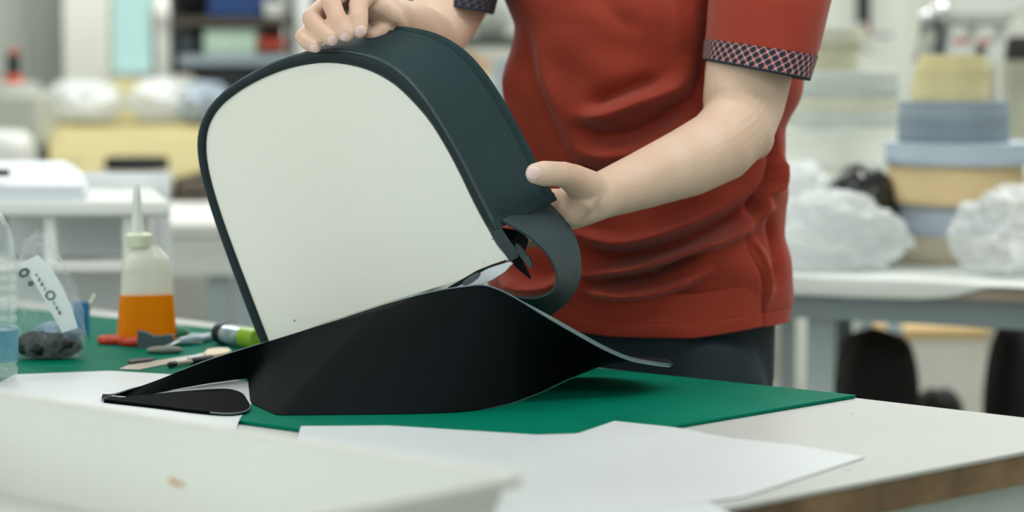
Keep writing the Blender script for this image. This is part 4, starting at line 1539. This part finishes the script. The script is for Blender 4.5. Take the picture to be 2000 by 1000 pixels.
# grey-white side table behind
YS = 6.0
stb = thing('side_table', (P(420, 700, YS).x, YS + .5, 0), 'white side table with pale metal legs, seen between bottle and bag shell', 'table')
zt = P(0, 436, YS).z
MB().box((P(330, 0, YS).x, YS + .42, zt - .015), (P(520, 0, YS).x - P(140, 0, YS).x, .84, .03)).build('tabletop', W['white'], stb, bevel=.003)
MB().box((P(330, 0, YS).x, YS + .03, zt - .081), (P(516, 0, YS).x - P(146, 0, YS).x, .03, .10)).build('apron', W['wpaint'], stb, smooth=False)
for x0, x1 in ((394, 436), (448, 484)):
    a, b = P(x0, 0, YS), P(x1, 0, YS)
    MB().box(((a.x + b.x) / 2, YS + .08, (zt - .03) / 2), (b.x - a.x, .04, zt - .03)).build('leg', W['frame'], stb, smooth=False)
for x in (160, 480):
    MB().box((P(x, 0, YS).x, YS + .75, (zt - .03) / 2), (.05, .04, zt - .03)).build('leg', W['frame'], stb, smooth=False)
o = tag(slab(336, 500, 392, 700, YS + .35, .3).build('cardboard_box', mat('brown_cardboard', '#b0a283', .8, .1, 6), bevel=.004), 'brown box under the side table behind the glue bottle', 'box')
o.location.z = 0
o.scale.z = 1
# counter with machines, further back
YC = 6.9
zc = P(0, 405, YC).z
ct = thing('sewing_counter', (P(250, 0, YC).x, YC + 1.1, 0), 'long work counter far behind the trolley, covered with yellow sheets and bags', 'counter')
xa, xb = P(-120, 0, YC).x, P(1010, 0, YC).x
MB().box(((xa + xb) / 2, YC + 1.1, zc - .02), (xb - xa, 2.2, .04)).build('worktop', mat('brown_counter_top', '#7d776a', .6, .1, 4), ct, smooth=False)
for x in (xa + .05, 0 - .3, xb - .05):
    for y_ in (YC + .06, YC + 2.1):
        MB().box((x, y_, (zc - .04) / 2), (.06, .06, zc - .04)).build('leg', W['frame'], ct, smooth=False)
MB().box(((xa + xb) / 2, YC + .06, zc - .09), (xb - xa - .1, .03, .10)).build('apron', mat('dark_brown_apron', '#4a443b', .7, .1, 5), ct, smooth=False)
# roll of beige webbing with a dark roll on top, standing on a box
rb_c = P(265, 388, 6.2)
b1 = thing('webbing_roll', Vector((rb_c.x, YC + .13, zc)), 'wide beige webbing roll on the counter, under a black roll', 'roll')
s6 = (YC + .13) / FPX
c_ = Vector((rb_c.x * (YC + .13) / 6.2, YC + .13, zc))
b1.location = c_; WLOC[b1.name] = c_
hB = P(0, 332, YC + .13).z - zc
MB().lathe([(14 * s6, 0), (72 * s6, 0), (74 * s6, .004), (74 * s6, hB - .004), (72 * s6, hB), (14 * s6, hB), (14 * s6, 0)], c_, 48).build('webbing', mat('beige_webbing', '#c4c1b4', .7, .05, 12), b1, auto=40)
hK = P(0, 305, YC + .13).z - P(0, 330, YC + .13).z
c2_ = c_ + Vector((3 * s6, 0, hB))
o = MB().lathe([(14 * s6, 0), (60 * s6, 0), (62 * s6, .003), (62 * s6, hK - .003), (60 * s6, hK), (14 * s6, hK), (14 * s6, 0)], c2_, 48).build('webbing_roll', mat('black_webbing', '#15191b', .8, .1, 20), auto=40)
tag(o, 'flat black webbing roll lying on top of the wide beige roll', 'roll')
# dark brown box beside
tag(slab(345, 358, 400, 404, YC + .1, .3).build('wooden_box', mat('dark_brown_wood', '#54493c', .6, .15, 12), bevel=.004), 'dark brown box on the counter right of the beige webbing roll', 'box')
tag(slab(150, 372, 186, 404, YC + .05, .3).build('black_tray', W['black'], bevel=.004), 'low black tray on the counter left of the beige webbing roll', 'tray')
# yellow foam sheets, sagging over a block
zy = P(0, 318, YC + .35).z
tag(MB().box((P(250, 0, YC + .9).x, YC + 1.05, (zy + zc) / 2 + .0005), (P(420, 0, YC).x - P(100, 0, YC).x, 1.2, zy - zc - .001)).build('foam_block', mat('brown_grey_foam', '#4d4939', .8, .1, 6), bevel=.01), 'brown-grey foam block on the counter under the yellow sheets', 'foam')
n = 30
top, bot_ = [], []
ysh = []
for i in range(n + 1):
    row = []
    t = i / n
    Yr = YC + .26 + 1.40 * t
    for j in range(n + 1):
        s = j / n
        px = 88 + 317 * s
        edge = .16 * max(0, (.35 - s)) ** 1.0
        X = P(px, 300, Yr).x
        yy = Yr + edge * 1.5 * (1 - t)
        z_ = zy + .006 + .095 * t - .055 * (1 - t) ** 3 * (0.4 + .6 * math.sin(s * 3.1)) + .006 * math.sin(7 * s + 3 * t)
        z_ = max(z_, zy + .003) if t > .12 else z_
        row.append(Vector((X, yy, z_)))
    ysh.append(row)
m = MB()
v = [p for r in ysh for p in r] + [p - Vector((0, 0, .004)) for r in ysh for p in r]
f = []
N1 = n + 1
for i in range(n):
    for j in range(n):
        a = i * N1 + j
        f.append((a, a + 1, a + N1 + 1, a + N1)); b = a + N1 * N1
        f.append((b, b + N1, b + N1 + 1, b + 1))
for i in range(n):
    for a, b in (((i * N1), (i + 1) * N1), (i * N1 + n, (i + 1) * N1 + n), (i, i + 1), (n * N1 + i, n * N1 + i + 1)):
        f.append((a, b, b + N1 * N1, a + N1 * N1))
m.add(v, f)
tag(m.build('yellow_foam_sheet', mat('pale_yellow_foam', '#aba06e', .75, .03, 4), auto=60), 'large pale yellow foam sheet spread over the counter at the left', 'foam sheet')
# milky bags on the sheets
zb_ = zy + .10
for px, py0, py1, w, Y_, sd2, lab in ((160, 188, 262, 78, YC + 1.48, 1, 'milky plastic bag below the white column, left end of the counter'), (318, 185, 262, 66, YC + 1.48, 5, 'milky plastic bag in the middle of the counter behind the yellow sheet'), (402, 172, 250, 46, YC + 1.40, 8, 'bluish plastic bag just left of the bag shell, behind the yellow sheet')):
    c0_ = P(px, py1, Y_)
    sY = Y_ / FPX
    hgt = (py1 - py0) * sY
    o = crumple(Vector((c0_.x, Y_, zy + .014 + .095 * (Y_ - YC - .26) / 1.4)), (w * sY, .13, hgt * .55), sd2, .16, 5, True, 1.3).build('plastic_bag', milky_bag if sd2 != 8 else mat('blue_tinted_film', '#b9c9d8', .2, .2, 8, clear=.25, spec=.9), auto=180)
    tag(o, lab, 'bag')
# yellow box under the window, white cabinet, pole
_a, _b = P(216, 158, YC + 1.92), P(304, 158, YC + 1.92)
tag(MB().box(((_a.x + _b.x) / 2, YC + 2.02, (_a.z + zc) / 2), (_b.x - _a.x, .2, _a.z - zc)).build('yellow_box', mat('yellow_card', '#ece3a0', .7, .03, 5), bevel=.004), 'pale yellow box under the window at the back', 'box')
po = thing('lamp_stand', P(315, 262, YC + 1.85), 'white metal stand with a dark strip in front of the window', 'stand')
slab(306, -60, 330, 262, YC + 1.85, .05).build('post', W['wpaint'], po, bevel=.004)
slab(298, 10, 305, 262, YC + 1.86, .03).build('dark_strip', mat('grey_brown_metal', '#6f6a66', .5, .1, 6), po, smooth=False)
MB().ellipsoid(P(316, 25, YC + 1.80), (.030, .030, .055)).build('knuckle', W['white'], po)
# machine with thread spool at far left
mc = thing('thread_machine', P(15, 262, YC + .8), 'light grey machine box with a round white top at the left edge', 'machine')
bx0 = P(0, 262, YC + .8)
slab(-60, 186, 74, 322, YC + .8, .3).build('machine_body', mat('machine_grey', '#b2b6ae', .5, .05, 5), mc, bevel=.01)
zz0 = P(0, 186, YC + .8).z
sM = (YC + .9) / FPX
cM = Vector((P(22, 0, YC + .95).x, YC + .95, zz0))
MB().lathe([(.5 * sM, 0), (54 * sM, 0), (54 * sM, 20 * sM), (50 * sM, 22 * sM), (.5 * sM, 22 * sM)], cM, 36).build('machine_top', W['lgrey'], mc, auto=40)
ts = thing('thread_spool', cM + Vector((0, 0, 22 * sM)), 'black thread spool on a red base, standing on the grey machine', 'spool')
cS = cM + Vector((2 * sM, 0, 22 * sM))
redp = mat('orange_red_plastic', '#d5482c', .4, .06, 12)
MB().lathe([(.5 * sM, 0), (20 * sM, 0), (19 * sM, 8 * sM), (9 * sM, 18 * sM), (.5 * sM, 18 * sM)], cS, 28).build('spool_base', redp, ts, auto=50)
MB().lathe([(.5 * sM, 18 * sM), (13 * sM, 18 * sM), (12 * sM, 58 * sM), (.5 * sM, 58 * sM)], cS, 28).build('thread', mat('black_thread', '#1a2430', .8, .1, 30), ts, auto=40)
MB().lathe([(.5 * sM, 58 * sM), (11 * sM, 58 * sM), (9 * sM, 65 * sM), (.5 * sM, 66 * sM)], cS, 28).build('spool_top', redp, ts, auto=50)

# rack with boxes behind the bag shell
YR = YC + 1.75
rk = thing('storage_rack', P(450, 262, YR + .2), 'metal storage rack of boxes and cloth behind the bag shell', 'rack')
gm = mat('grey_blue_shelf', '#9aa7b2', .5, .06, 5)
for y0, y1, x0, x1, mm in ((108, 126, 350, 560, gm), (34, 50, 332, 560, mat('dark_brown_shelf', '#4c453b', .6, .1, 5))):
    slab(x0, y0, x1, y1, YR, .42).build('shelf_board', mm, rk, smooth=False)
slab(334, -60, 552, 262, YR + .425, .015).build('rack_backing', mat('dark_backing_sheet', '#20262a', .7, .15, 5), rk, smooth=False)
for x in (336, 548):
    a = P(x, -60, YR)
    MB().box((a.x, YR + .40, (zc + a.z) / 2), (.03, .03, a.z - zc)).build('post', W['dgrey'], rk, smooth=False)
tag(slab(381, 127.5, 553, 262, YR + .03, .3).build('storage_crate', mat('black_green_plastic', '#141c1c', .5, .15, 6), bevel=.01), 'large blackish crate under the grey shelf behind the bag shell', 'crate')
tag(slab(334, 148, 374, 262, YR - .04, .3).build('metal_cabinet', mat('pale_cabinet', '#bdbdb2', .5, .06, 5), bevel=.006), 'small pale cabinet beside the blackish crate', 'cabinet')
tag(slab(398, 56, 500, 107.8, YR + .05, .2).build('storage_box', mat('mint_plastic', '#d5efdd', .5, .05, 5), bevel=.008), 'pale mint green box standing on the grey shelf', 'box')
tag(crumple(P(374, 107.5, YR + .16), (.040, .07, .052), 4, .05, 4, True, 2.0).build('grey_bundle', mat('grey_blue_cloth', '#5f6b74', .7, .2, 9), auto=180), 'grey bundle on the shelf left of the mint box', 'bundle')
tag(slab(504, 73, 546, 97, YR + .04, .25).build('red_box', mat('brick_red_box', '#b9412b', .6, .08, 8), bevel=.004), 'flat brick red box on the shelf beside the mint box', 'box')
tag(slab(504, 97.2, 546, 107.8, YR + .04, .25).build('green_case', mat('dark_green_case', '#24382f', .6, .1, 8), bevel=.002), 'thin dark green case under the flat red box', 'case')
tag(slab(406, -50, 512, 33.5, YR + .04, .3).build('blue_crate', mat('blue_plastic', '#05366f', .4, .06, 8), bevel=.01), 'bright blue crate on the top shelf of the rack', 'crate')
tag(crumple(P(372, 33.5, YR + .18), (.062, .11, .13), 11, .05, 4, True, 2.0).build('dark_coat', mat('dark_brown_cloth', '#191514', .9, .2, 9), auto=180), 'dark brown folded cloth on the top shelf beside the blue crate', 'cloth')
tag(slab(516, 3, 548, 33.5, YR + .04, .25).build('white_box', W['lgrey'], bevel=.006), 'small white box on the top shelf right of the blue crate', 'box')
# behind the arm: dark machine, orange box, white bottles
tag(slab(612, -60, 900, 52, YC + 1.95, .2).build('dark_cabinet', mat('dark_green_cabinet', '#2c3a3a', .5, .1, 5), bevel=.006), 'dark green hanging cabinet seen behind the hand and forearm', 'cabinet')
YA = YC + 1.1
sh2 = thing('back_shelf', P(960, 92, YA), 'dark shelf seen in the gap between arm and shirt', 'shelf')
slab(880, 70, 1090, 92, YA, .3).build('shelf_board', mat('dark_grey_green_shelf', '#303a36', .5, .1, 5), sh2, bevel=.003)
for x in (884, 1084):
    a = P(x, 90, YA)
    MB().box((a.x, YA + .25, (zc + a.z) / 2), (.03, .03, a.z - zc)).build('post', W['dgrey'], sh2, smooth=False)
tag(crumple(P(960, 70, YA + .15), (.070, .10, .10), 13, .08, 4, True, 2.0).build('fabric_bundle', mat('pale_grey_cloth', '#bcc2ba', .8, .1, 9), auto=180), 'pale grey fabric bundle on the dark shelf between arm and shirt', 'bundle')
tag(slab(905, 104, 928, 235, YA + .02, .15).build('amber_box', mat('amber_card', '#c48a34', .6, .08, 8), bevel=.003), 'amber yellow box under the dark shelf', 'box')
cb = P(946, 300, YA + .02)
sA = YA / FPX
zc_ = Vector((cb.x, YA + .04, zc))
b2 = thing('spray_bottle', zc_, 'white bottle standing beside the amber box under the dark shelf', 'bottle')
hb2 = P(0, 112, YA).z - zc
MB().lathe([(.5 * sA, 0), (17 * sA, 0), (18 * sA, .01), (18 * sA, hb2 * .75), (10 * sA, hb2 * .86), (.5 * sA, hb2 * .87)], zc_, 24).build('bottle_body', W['white'], b2, auto=50)
MB().lathe([(.5 * sA, hb2 * .86), (9 * sA, hb2 * .86), (9 * sA, hb2), (.5 * sA, hb2)], zc_, 20).build('bottle_cap', mat('apricot_cap', '#e0b080', .5, .05, 8), b2, auto=50)
tag(slab(966, 118, 1010, 262, YA + .05, .15).build('grey_carton', mat('grey_blue_card', '#aab6c0', .6, .08, 8), bevel=.003), 'grey-blue carton under the dark shelf next to the shirt', 'carton')
tag(crumple(Vector((P(930, 0, YA - .25).x, YA - .25, zc + .0005)), (.075, .08, .165), 17, .14, 4, True, 2.4).build('plastic_bag', milky_bag, auto=180), 'crumpled milky bag in the gap between bag shell and shirt', 'bag')

_c = P(-22, 0, YC + .42)
_h = P(0, 254, YC + .42).z - zc
tag(crumple(Vector((_c.x, YC + .42, zc + .0005)), (.125, .14, _h / 1.86), 19, .05, 5, True, 1.4, 'square').build('cloth_heap', mat('white_cloth', '#d5d7d2', .8, .05, 8), auto=180), 'white cloth heap on the counter in front of the grey machine', 'cloth')
# ================================================================ BACKGROUND, RIGHT
RZ_ = .765
rt = thing('cloth_covered_table', (P(1800, 0, 4.9).x, 5.0, 0), 'grey-legged table with a white cover hanging over its front, behind the person', 'table')
fl_, fr_ = Vector((P(1300, 0, 4.75).x, 4.78, RZ_)), Vector((P(2200, 0, 4.4).x, 4.36, RZ_))
bk_ = Vector((.06, 1.25, 0))
brown = mat('beige_board_edge', '#9c8f80', .7, .1, 8)
MB().prism([fl_, fr_, fr_ + bk_, fl_ + bk_], (0, 0, -.028)).build('table_board', brown, rt, smooth=False)
# cover with a hanging, curved front edge
n, mrows = 80, 16
grid = []
ftop = [(1300, .040), (1540, .034), (1700, .033), (1800, .031), (1860, .024), (1900, .012), (1925, .003), (1960, .001), (2200, .001)]
for i in range(n + 1):
    t = i / n
    p = fl_.lerp(fr_, t)
    pxx = proj(p.x, p.y, p.z)[0]
    dr_ = np.interp(pxx, [a for a, b in ftop], [b for a, b in ftop])
    row = [p + bk_ * (1 - k / 6.0) + Vector((0, 0, .003 + .0008 * math.sin(i * .5 + k))) for k in range(7)]
    row[-1] = p + Vector((0, -.002, .002))
    for k in range(1, 5):
        row.append(p + Vector((0, -.005 - .002 * math.sin(i * .23), .001 - dr_ * k / 4)))
    grid.append(row)
m = MB()
K = len(grid[0])
v = [p for r in grid for p in r] + [p + Vector((0, .0015 if k >= 6 else 0, -.0015)) for r in grid for k, p in enumerate(r)]
f = []
o_ = (n + 1) * K
for i in range(n):
    for j in range(K - 1):
        a = i * K + j
        f.append((a, a + 1, a + K + 1, a + K)); f.append((a + o_, a + K + o_, a + K + 1 + o_, a + 1 + o_))
    a = i * K + K - 1
    f.append((a, a + K, a + K + o_, a + o_))
m.add(v, f)
tag(m.build('table_cover', mat('white_table_cover', '#dfe4e0', .55, .03, 4), auto=50), 'white sheet covering the table behind the person, its edge hanging in a curve', 'table cover')
fd_ = (fr_ - fl_).normalized()
ab = fl_ + Vector((.0, .05, -.030))
MB().prism([fl_.lerp(fr_, .0) + Vector((0, .05, -.029)), fr_ + Vector((0, .05, -.029)), fr_ + Vector((0, .08, -.029)), fl_ + Vector((0, .08, -.029))], (0, 0, -.055)).build('apron', mat('painted_steel_apron', '#9cabb0', .5, .05, 5), rt, smooth=False)
MB().prism([fl_ + bk_ + Vector((0, -.08, -.029)), fr_ + bk_ + Vector((0, -.08, -.029)), fr_ + bk_ + Vector((0, -.05, -.029)), fl_ + bk_ + Vector((0, -.05, -.029))], (0, 0, -.055)).build('apron', mat('painted_steel_apron', '#9cabb0'), rt, smooth=False)
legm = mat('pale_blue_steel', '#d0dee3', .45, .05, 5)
for x0, x1, Yl in ((1590, 1640, 4.76), (1534, 1562, 5.05), (2120, 2170, 4.45), (1400, 1430, 4.9)):
    a, b = P(x0, 0, Yl), P(x1, 0, Yl)
    MB().box(((a.x + b.x) / 2, Yl + .04, .365), (b.x - a.x, .045, .735 - .005)).build('leg', legm, rt, smooth=False)
a, b = P(1640, 0, 4.76), P(1672, 0, 5.3)
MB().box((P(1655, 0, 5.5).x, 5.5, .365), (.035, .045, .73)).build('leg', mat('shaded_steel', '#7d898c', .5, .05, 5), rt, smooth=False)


def roll(cx, y_top, y_bot, w, Y, m, label, ztable=None, hole=.25, group=None, name='tape_roll', z0=None):
    s = Y / FPX
    zb0 = P(0, y_bot, Y).z if z0 is None else z0
    h = P(0, y_top, Y).z - zb0
    c = Vector((P(cx, 0, Y).x, Y, zb0))
    r = w * s / 2
    rr = [(r * hole, 0), (r * .985, 0), (r, .003)]
    nb = max(1, int(h / .02))
    for k in range(nb):
        z1 = .003 + (h - .006) * (k + 1) / nb
        rr += [(r, z1 - .0015), (r * (.994 if k < nb - 1 else 1), z1)]
    rr += [(r * .985, h), (r * hole, h), (r * hole, 0)]
    o = MB().lathe(rr, c, 64).build(name, m, auto=40)
    tag(o, label, 'roll', group)
    return c.z + h


YT = 4.98
z = RZ_ + .0045
m_be = mat('beige_tape', '#bdb59c', .75, .06, 12)
m_bg = mat('grey_blue_tape', '#a8b5c3', .7, .05, 12)
m_tan = mat('tan_board_tape', '#dcc294', .7, .05, 9)
m_lb = mat('light_blue_tape', '#b4c3d0', .6, .04, 12)
m_gb = mat('slate_blue_tape', '#8493a0', .7, .06, 12)
m_cr = mat('cream_yellow_tape', '#ddd3a4', .7, .06, 12)
z = roll(1862, 457, 0, 235, YT, m_be, 'beige roll at the very bottom of the right-hand stack', z0=z)
z = roll(1862, 396, 0, 225, YT, m_bg, 'grey-blue roll second from the bottom of the right-hand stack', z0=z)
z = roll(1872, 319, 0, 262, YT, m_tan, 'wide tan roll in the right-hand stack, under the light blue one', z0=z)
z = roll(1880, 277, 0, 292, YT, m_lb, 'widest light blue roll in the right-hand stack', z0=z)
z = roll(1866, 236, 0, 216, YT, m_gb, 'lower slate blue roll right above the widest light blue roll', z0=z)
z = roll(1866, 197, 0, 214, YT, mat('slate_blue_tape_pale', '#909fab', .7, .06, 12), 'upper slate blue roll directly under the small cream rolls', z0=z)
z2 = z
z = roll(1858, 156, 0, 148, YT, m_cr, 'lower small cream roll near the top of the right-hand stack', z0=z)
z = roll(1860, 130, 0, 142, YT, m_cr, 'middle small cream roll near the top of the right-hand stack', z0=z)
z = roll(1862, 107, 0, 130, YT, mat('cream_tape_top', '#e6dbaa', .7, .05, 12), 'topmost cream roll of the right-hand stack', z0=z)
roll(1947, 120, 0, 26, YT + .02, W['white'], 'thin upright white roll beside the small cream rolls', z0=z2, hole=.3)

# second stack, pale rolls, left of it
YV = 5.55
z = RZ_ + .0045
pal = [(1645, 330, 270, '#cfd3ca', 'bottom drum-sized pale roll of the stack behind the shoulder side'), (1645, 250, 240, '#d6dbd2', 'broad whitish roll second from the bottom of the pale stack'), (1655, 218, 206, '#c3cbc6', 'grey-white roll in the middle of the pale stack'), (1655, 188, 200, '#cfcfbd', 'cream-white roll in the upper half of the pale stack'), (1655, 163, 205, '#b9c3bf', 'grey-green roll just above the cream-white one in the pale stack'), (1655, 137, 200, '#c9cfc9', 'thin pale roll under the two small rolls of the pale stack')]
for i, (cx, yt, w, col, lab) in enumerate(pal):
    z = roll(cx, yt, 0, w, YV, mat('pale_tape_%s' % col[1:], col, .7, .05, 12), lab, z0=z)
z = roll(1632, 86, 0, 94, YV, mat('olive_cream_tape', '#bdbba1', .7, .06, 12), 'small olive-cream roll on the pale stack', z0=z)
z = roll(1634, 56, 0, 112, YV, mat('ivory_tape', '#cbcab8', .7, .05, 12), 'topmost ivory roll of the pale stack beside the sleeve', z0=z)

# hanging tool with a hook on the pale pillar
ht = thing('hanging_tool', P(1690, 60, 8.5), 'black tool with a red tip hanging on the pale pillar beside the sleeve', 'tool')
slab(1675, -60, 1702, 46, 8.5, .05).build('tool_body', W['black'], ht, bevel=.006)
slab(1693, 44, 1702, 64, 8.51, .03).build('tool_tip', mat('dull_red_tip', '#a04638', .5, .05, 8), ht, bevel=.003)
MB().tube([P(1700, 70, 8.5), P(1742, 69, 8.5)], .005, 8).build('hook_bar', W['dgrey'], ht)
MB().tube([P(1688, 68, 8.5), P(1684, 84, 8.5), P(1688, 96, 8.5), P(1698, 99, 8.5)], .006, 8).build('hook', W['dgrey'], ht)

# sewing machine on its own stand, right
YM = 6.3
zm = .90
msd = thing('machine_table', (P(1960, 0, YM).x, YM + .3, 0), 'machine table far right, mostly hidden behind the stacked rolls', 'table')
MB().box((P(1960, 0, YM).x, YM + .28, zm - .02), (.62, .62, .04)).build('tabletop', W['white'], msd, bevel=.003)
for sx_ in (-.27, .27):
    for sy_ in (.02, .54):
        MB().box((P(1960, 0, YM).x + sx_, YM + sy_, (zm - .04) / 2), (.04, .04, zm - .04)).build('leg', W['frame'], msd, smooth=False)
sm2 = thing('sewing_machine', (P(1920, 0, YM).x, YM + .2, zm), 'pale industrial sewing machine with a line of red lettering, top right', 'sewing machine')
mm_ = mat('machine_enamel', '#c6cac4', .35, .04, 6)
mm2 = mat('machine_enamel_dark', '#a3a69d', .4, .05, 6)


def spoly(name, pts, Y, dep, m, par, bev=.006):
    return MB().prism([P(x, y, Y) for x, y in pts], (0, dep, 0)).build(name, m, par, bevel=bev)


spoly('machine_arm', [(1842, 48), (1960, 48), (2000, 20), (2120, 20), (2120, -60), (1860, -60), (1842, 20)], YM + .06, .16, mm_, sm2)
spoly('machine_face', [(1846, 47), (1990, 47), (1966, 82), (1960, 130), (1846, 130)], YM + .05, .15, mm_, sm2)
spoly('face_groove', [(1852, 24), (1984, 22), (1975, 46), (1852, 46)], YM + .045, .02, mm2, sm2, .002)
a = P(1905, 130, YM + .1)
MB().box((a.x, YM + .14, (a.z + zm) / 2), (.13, .12, a.z - zm)).build('machine_column', mm_, sm2, bevel=.006)
slab(2000, 20, 2110, 500, YM + .07, .12).build('machine_column', mm_, sm2, bevel=.006) if False else None
redl = mat('red_lettering', '#c05248', .6, .05, 10)
sMm = (YM + .05) / FPX
for i in range(4):
    slab(1862 + i * 9, 75, 1868.5 + i * 9, 85, YM + .0485, .002).build('red_letter', redl, sm2, smooth=False)
for i in range(4):
    slab(1909 + i * 8, 75, 1914.5 + i * 8, 84, YM + .0485, .002).build('red_letter', redl, sm2, smooth=False)
for x, y_ in ((1849, 61), (1898, 58), (1952, 60)):
    c = P(x, y_, YM + .046)
    MB().lathe([(.001, 0), (.010, 0), (.010, .008), (.001, .008)], c, 16, axis=(0, -1, 0)).build('screw', mat('dull_screw', '#8d918c', .4, .05, 10, metal=.5), sm2, auto=40)
c = P(1915, 98, YM + .046)
MB().lathe([(.001, 0), (.014, 0), (.012, .02), (.001, .02)], c, 16, axis=(0, -1, 0)).build('knob', W['black'], sm2, auto=40)
# thread guides and tension discs at its left
chrome = mat('bright_chrome', '#e8ecec', .12, .02, 10, metal=.9)
for x, y_, r in ((1838, 20, .026), (1808, 32, .018)):
    MB().ellipsoid(P(x, y_, YM + .02), (r, r * .7, r)).build('tension_disc', chrome, sm2)
for pts, rad, m in (([(1824, 5), (1818, 60), (1830, 120)], .008, mm2), ([(1806, 40), (1800, 90), (1812, 150)], .010, mat('dark_steel', '#6c726f', .35, .1, 20, metal=.6)), ([(1832, 40), (1836, 80), (1834, 108)], .014, W['dgrey']), ([(1815, 70), (1800, 110)], .022, mm2)):
    MB().tube([P(x, y_, YM + .05) for x, y_ in pts], rad, 10).build('thread_guide', m, sm2)
tag(slab(1968, 70, 2080, 118, YM + .35, .2).build('motor_box', mat('black_brown_box', '#2b2622', .6, .1, 10), bevel=.006), 'dark motor box at the right edge beside the sewing machine', 'box').location.z
bx = bpy.data.objects['motor_box']
tag(slab(1966, 118.5, 2090, 300, YM + .34, .25).build('grey_cabinet', mat('grey_green_cabinet', '#b2b3a2', .6, .1, 10), bevel=.006), 'grey-green cabinet at the right edge under the dark motor box', 'cabinet')

# clear bags and black bundle on the covered table
blk = crumple(P(1688, 0, 4.98).xy.to_3d() + Vector((0, 0, RZ_ + .004)), (.080, .080, .108), 21, .06, 5, True, 2.0)
b_o = tag(blk.build('black_bundle', mat('glossy_black_plastic', '#0f1313', .3, .2, 14, coat=.3), auto=180), 'glossy black bundle behind the plastic bag beside the roll stack', 'bundle')
b_o.location.z += 0
for cx, Y_, r, sd2, lab, mm in ((1635, 4.80, (.135, .080, .078), 31, 'large crumpled milky plastic bag on the covered table next to the shirt', milky_bag), (1560, 5.08, (.10, .10, .100), 33, 'milky plastic bag heaped behind, between the shirt and the black bundle', milky_bag), (1975, 4.70, (.095, .10, .085), 35, 'crumpled clear plastic bag at the right edge in front of the roll stack', mat('clear_grey_film', '#e9edee', .15, .03, 8, clear=.42, spec=1.0))):
    c = P(cx, 0, Y_)
    o = crumple(Vector((c.x, Y_, RZ_ + .0048)), r, sd2, .24, 6, True, 1.25).build('plastic_bag', mm, auto=180)
    tag(o, lab, 'bag')

# under the table: white box with orange lid, black bags, dark cloth
YU = 7.0
ub = thing('storage_box', (P(1830, 0, YU).x, YU + .2, 0), 'white box with a pale orange lid on the floor under the covered table', 'box')
zt2 = P(0, 662, YU).z
MB().box(((P(1742, 0, YU).x + P(1940, 0, YU).x) / 2, YU + .2, zt2 / 2), (P(1940, 0, YU).x - P(1742, 0, YU).x, .4, zt2)).build('box_body', mat('bright_white_card', '#f0f0e6', .6, .02, 6), ub, bevel=.004)
MB().box(((P(1737, 0, YU).x + P(1943, 0, YU).x) / 2, YU + .2, zt2 + .016), (P(1943, 0, YU).x - P(1737, 0, YU).x, .42, .031)).build('box_lid', mat('pale_orange_lid', '#ecc88c', .6, .05, 6), ub, bevel=.003)
area('back_window_glow', (1.4, 7.2, 1.9), (1.0, .6), 0.001, LIGHTCOL) if False else None
bk1 = mat('black_nylon', '#120d0c', .75, .15, 14)
for cx, top, Y_, w, dep, sd2, lab in ((1722, 648, 5.22, .078, .12, 41, 'big rounded black bag on the floor under the covered table'), (1845, 762, 5.50, .06, .08, 43, 'low dark grey bag in front of the white box under the table'), (2015, 640, 5.30, .07, .12, 47, 'tall black bag under the table at the right edge')):
    h = P(0, top, Y_).z
    c = P(cx, 0, Y_)
    o = crumple(Vector((c.x, Y_, 0)), (w * (1.15 if sd2 != 43 else 1), dep, h * .545), sd2, .03, 5, True, 1.6, 'square').build('black_bag', bk1 if sd2 != 43 else mat('dark_grey_nylon', '#4a4a4b', .7, .1, 14), auto=180)
    tag(o, lab, 'bag')
tag(slab(1946, 640, 1978, 1000, 6.3, .05).build('olive_panel', mat('olive_cloth', '#3f4230', .8, .15, 8), bevel=.004), 'olive brown board standing behind the white box under the table', 'board').location.z = 0
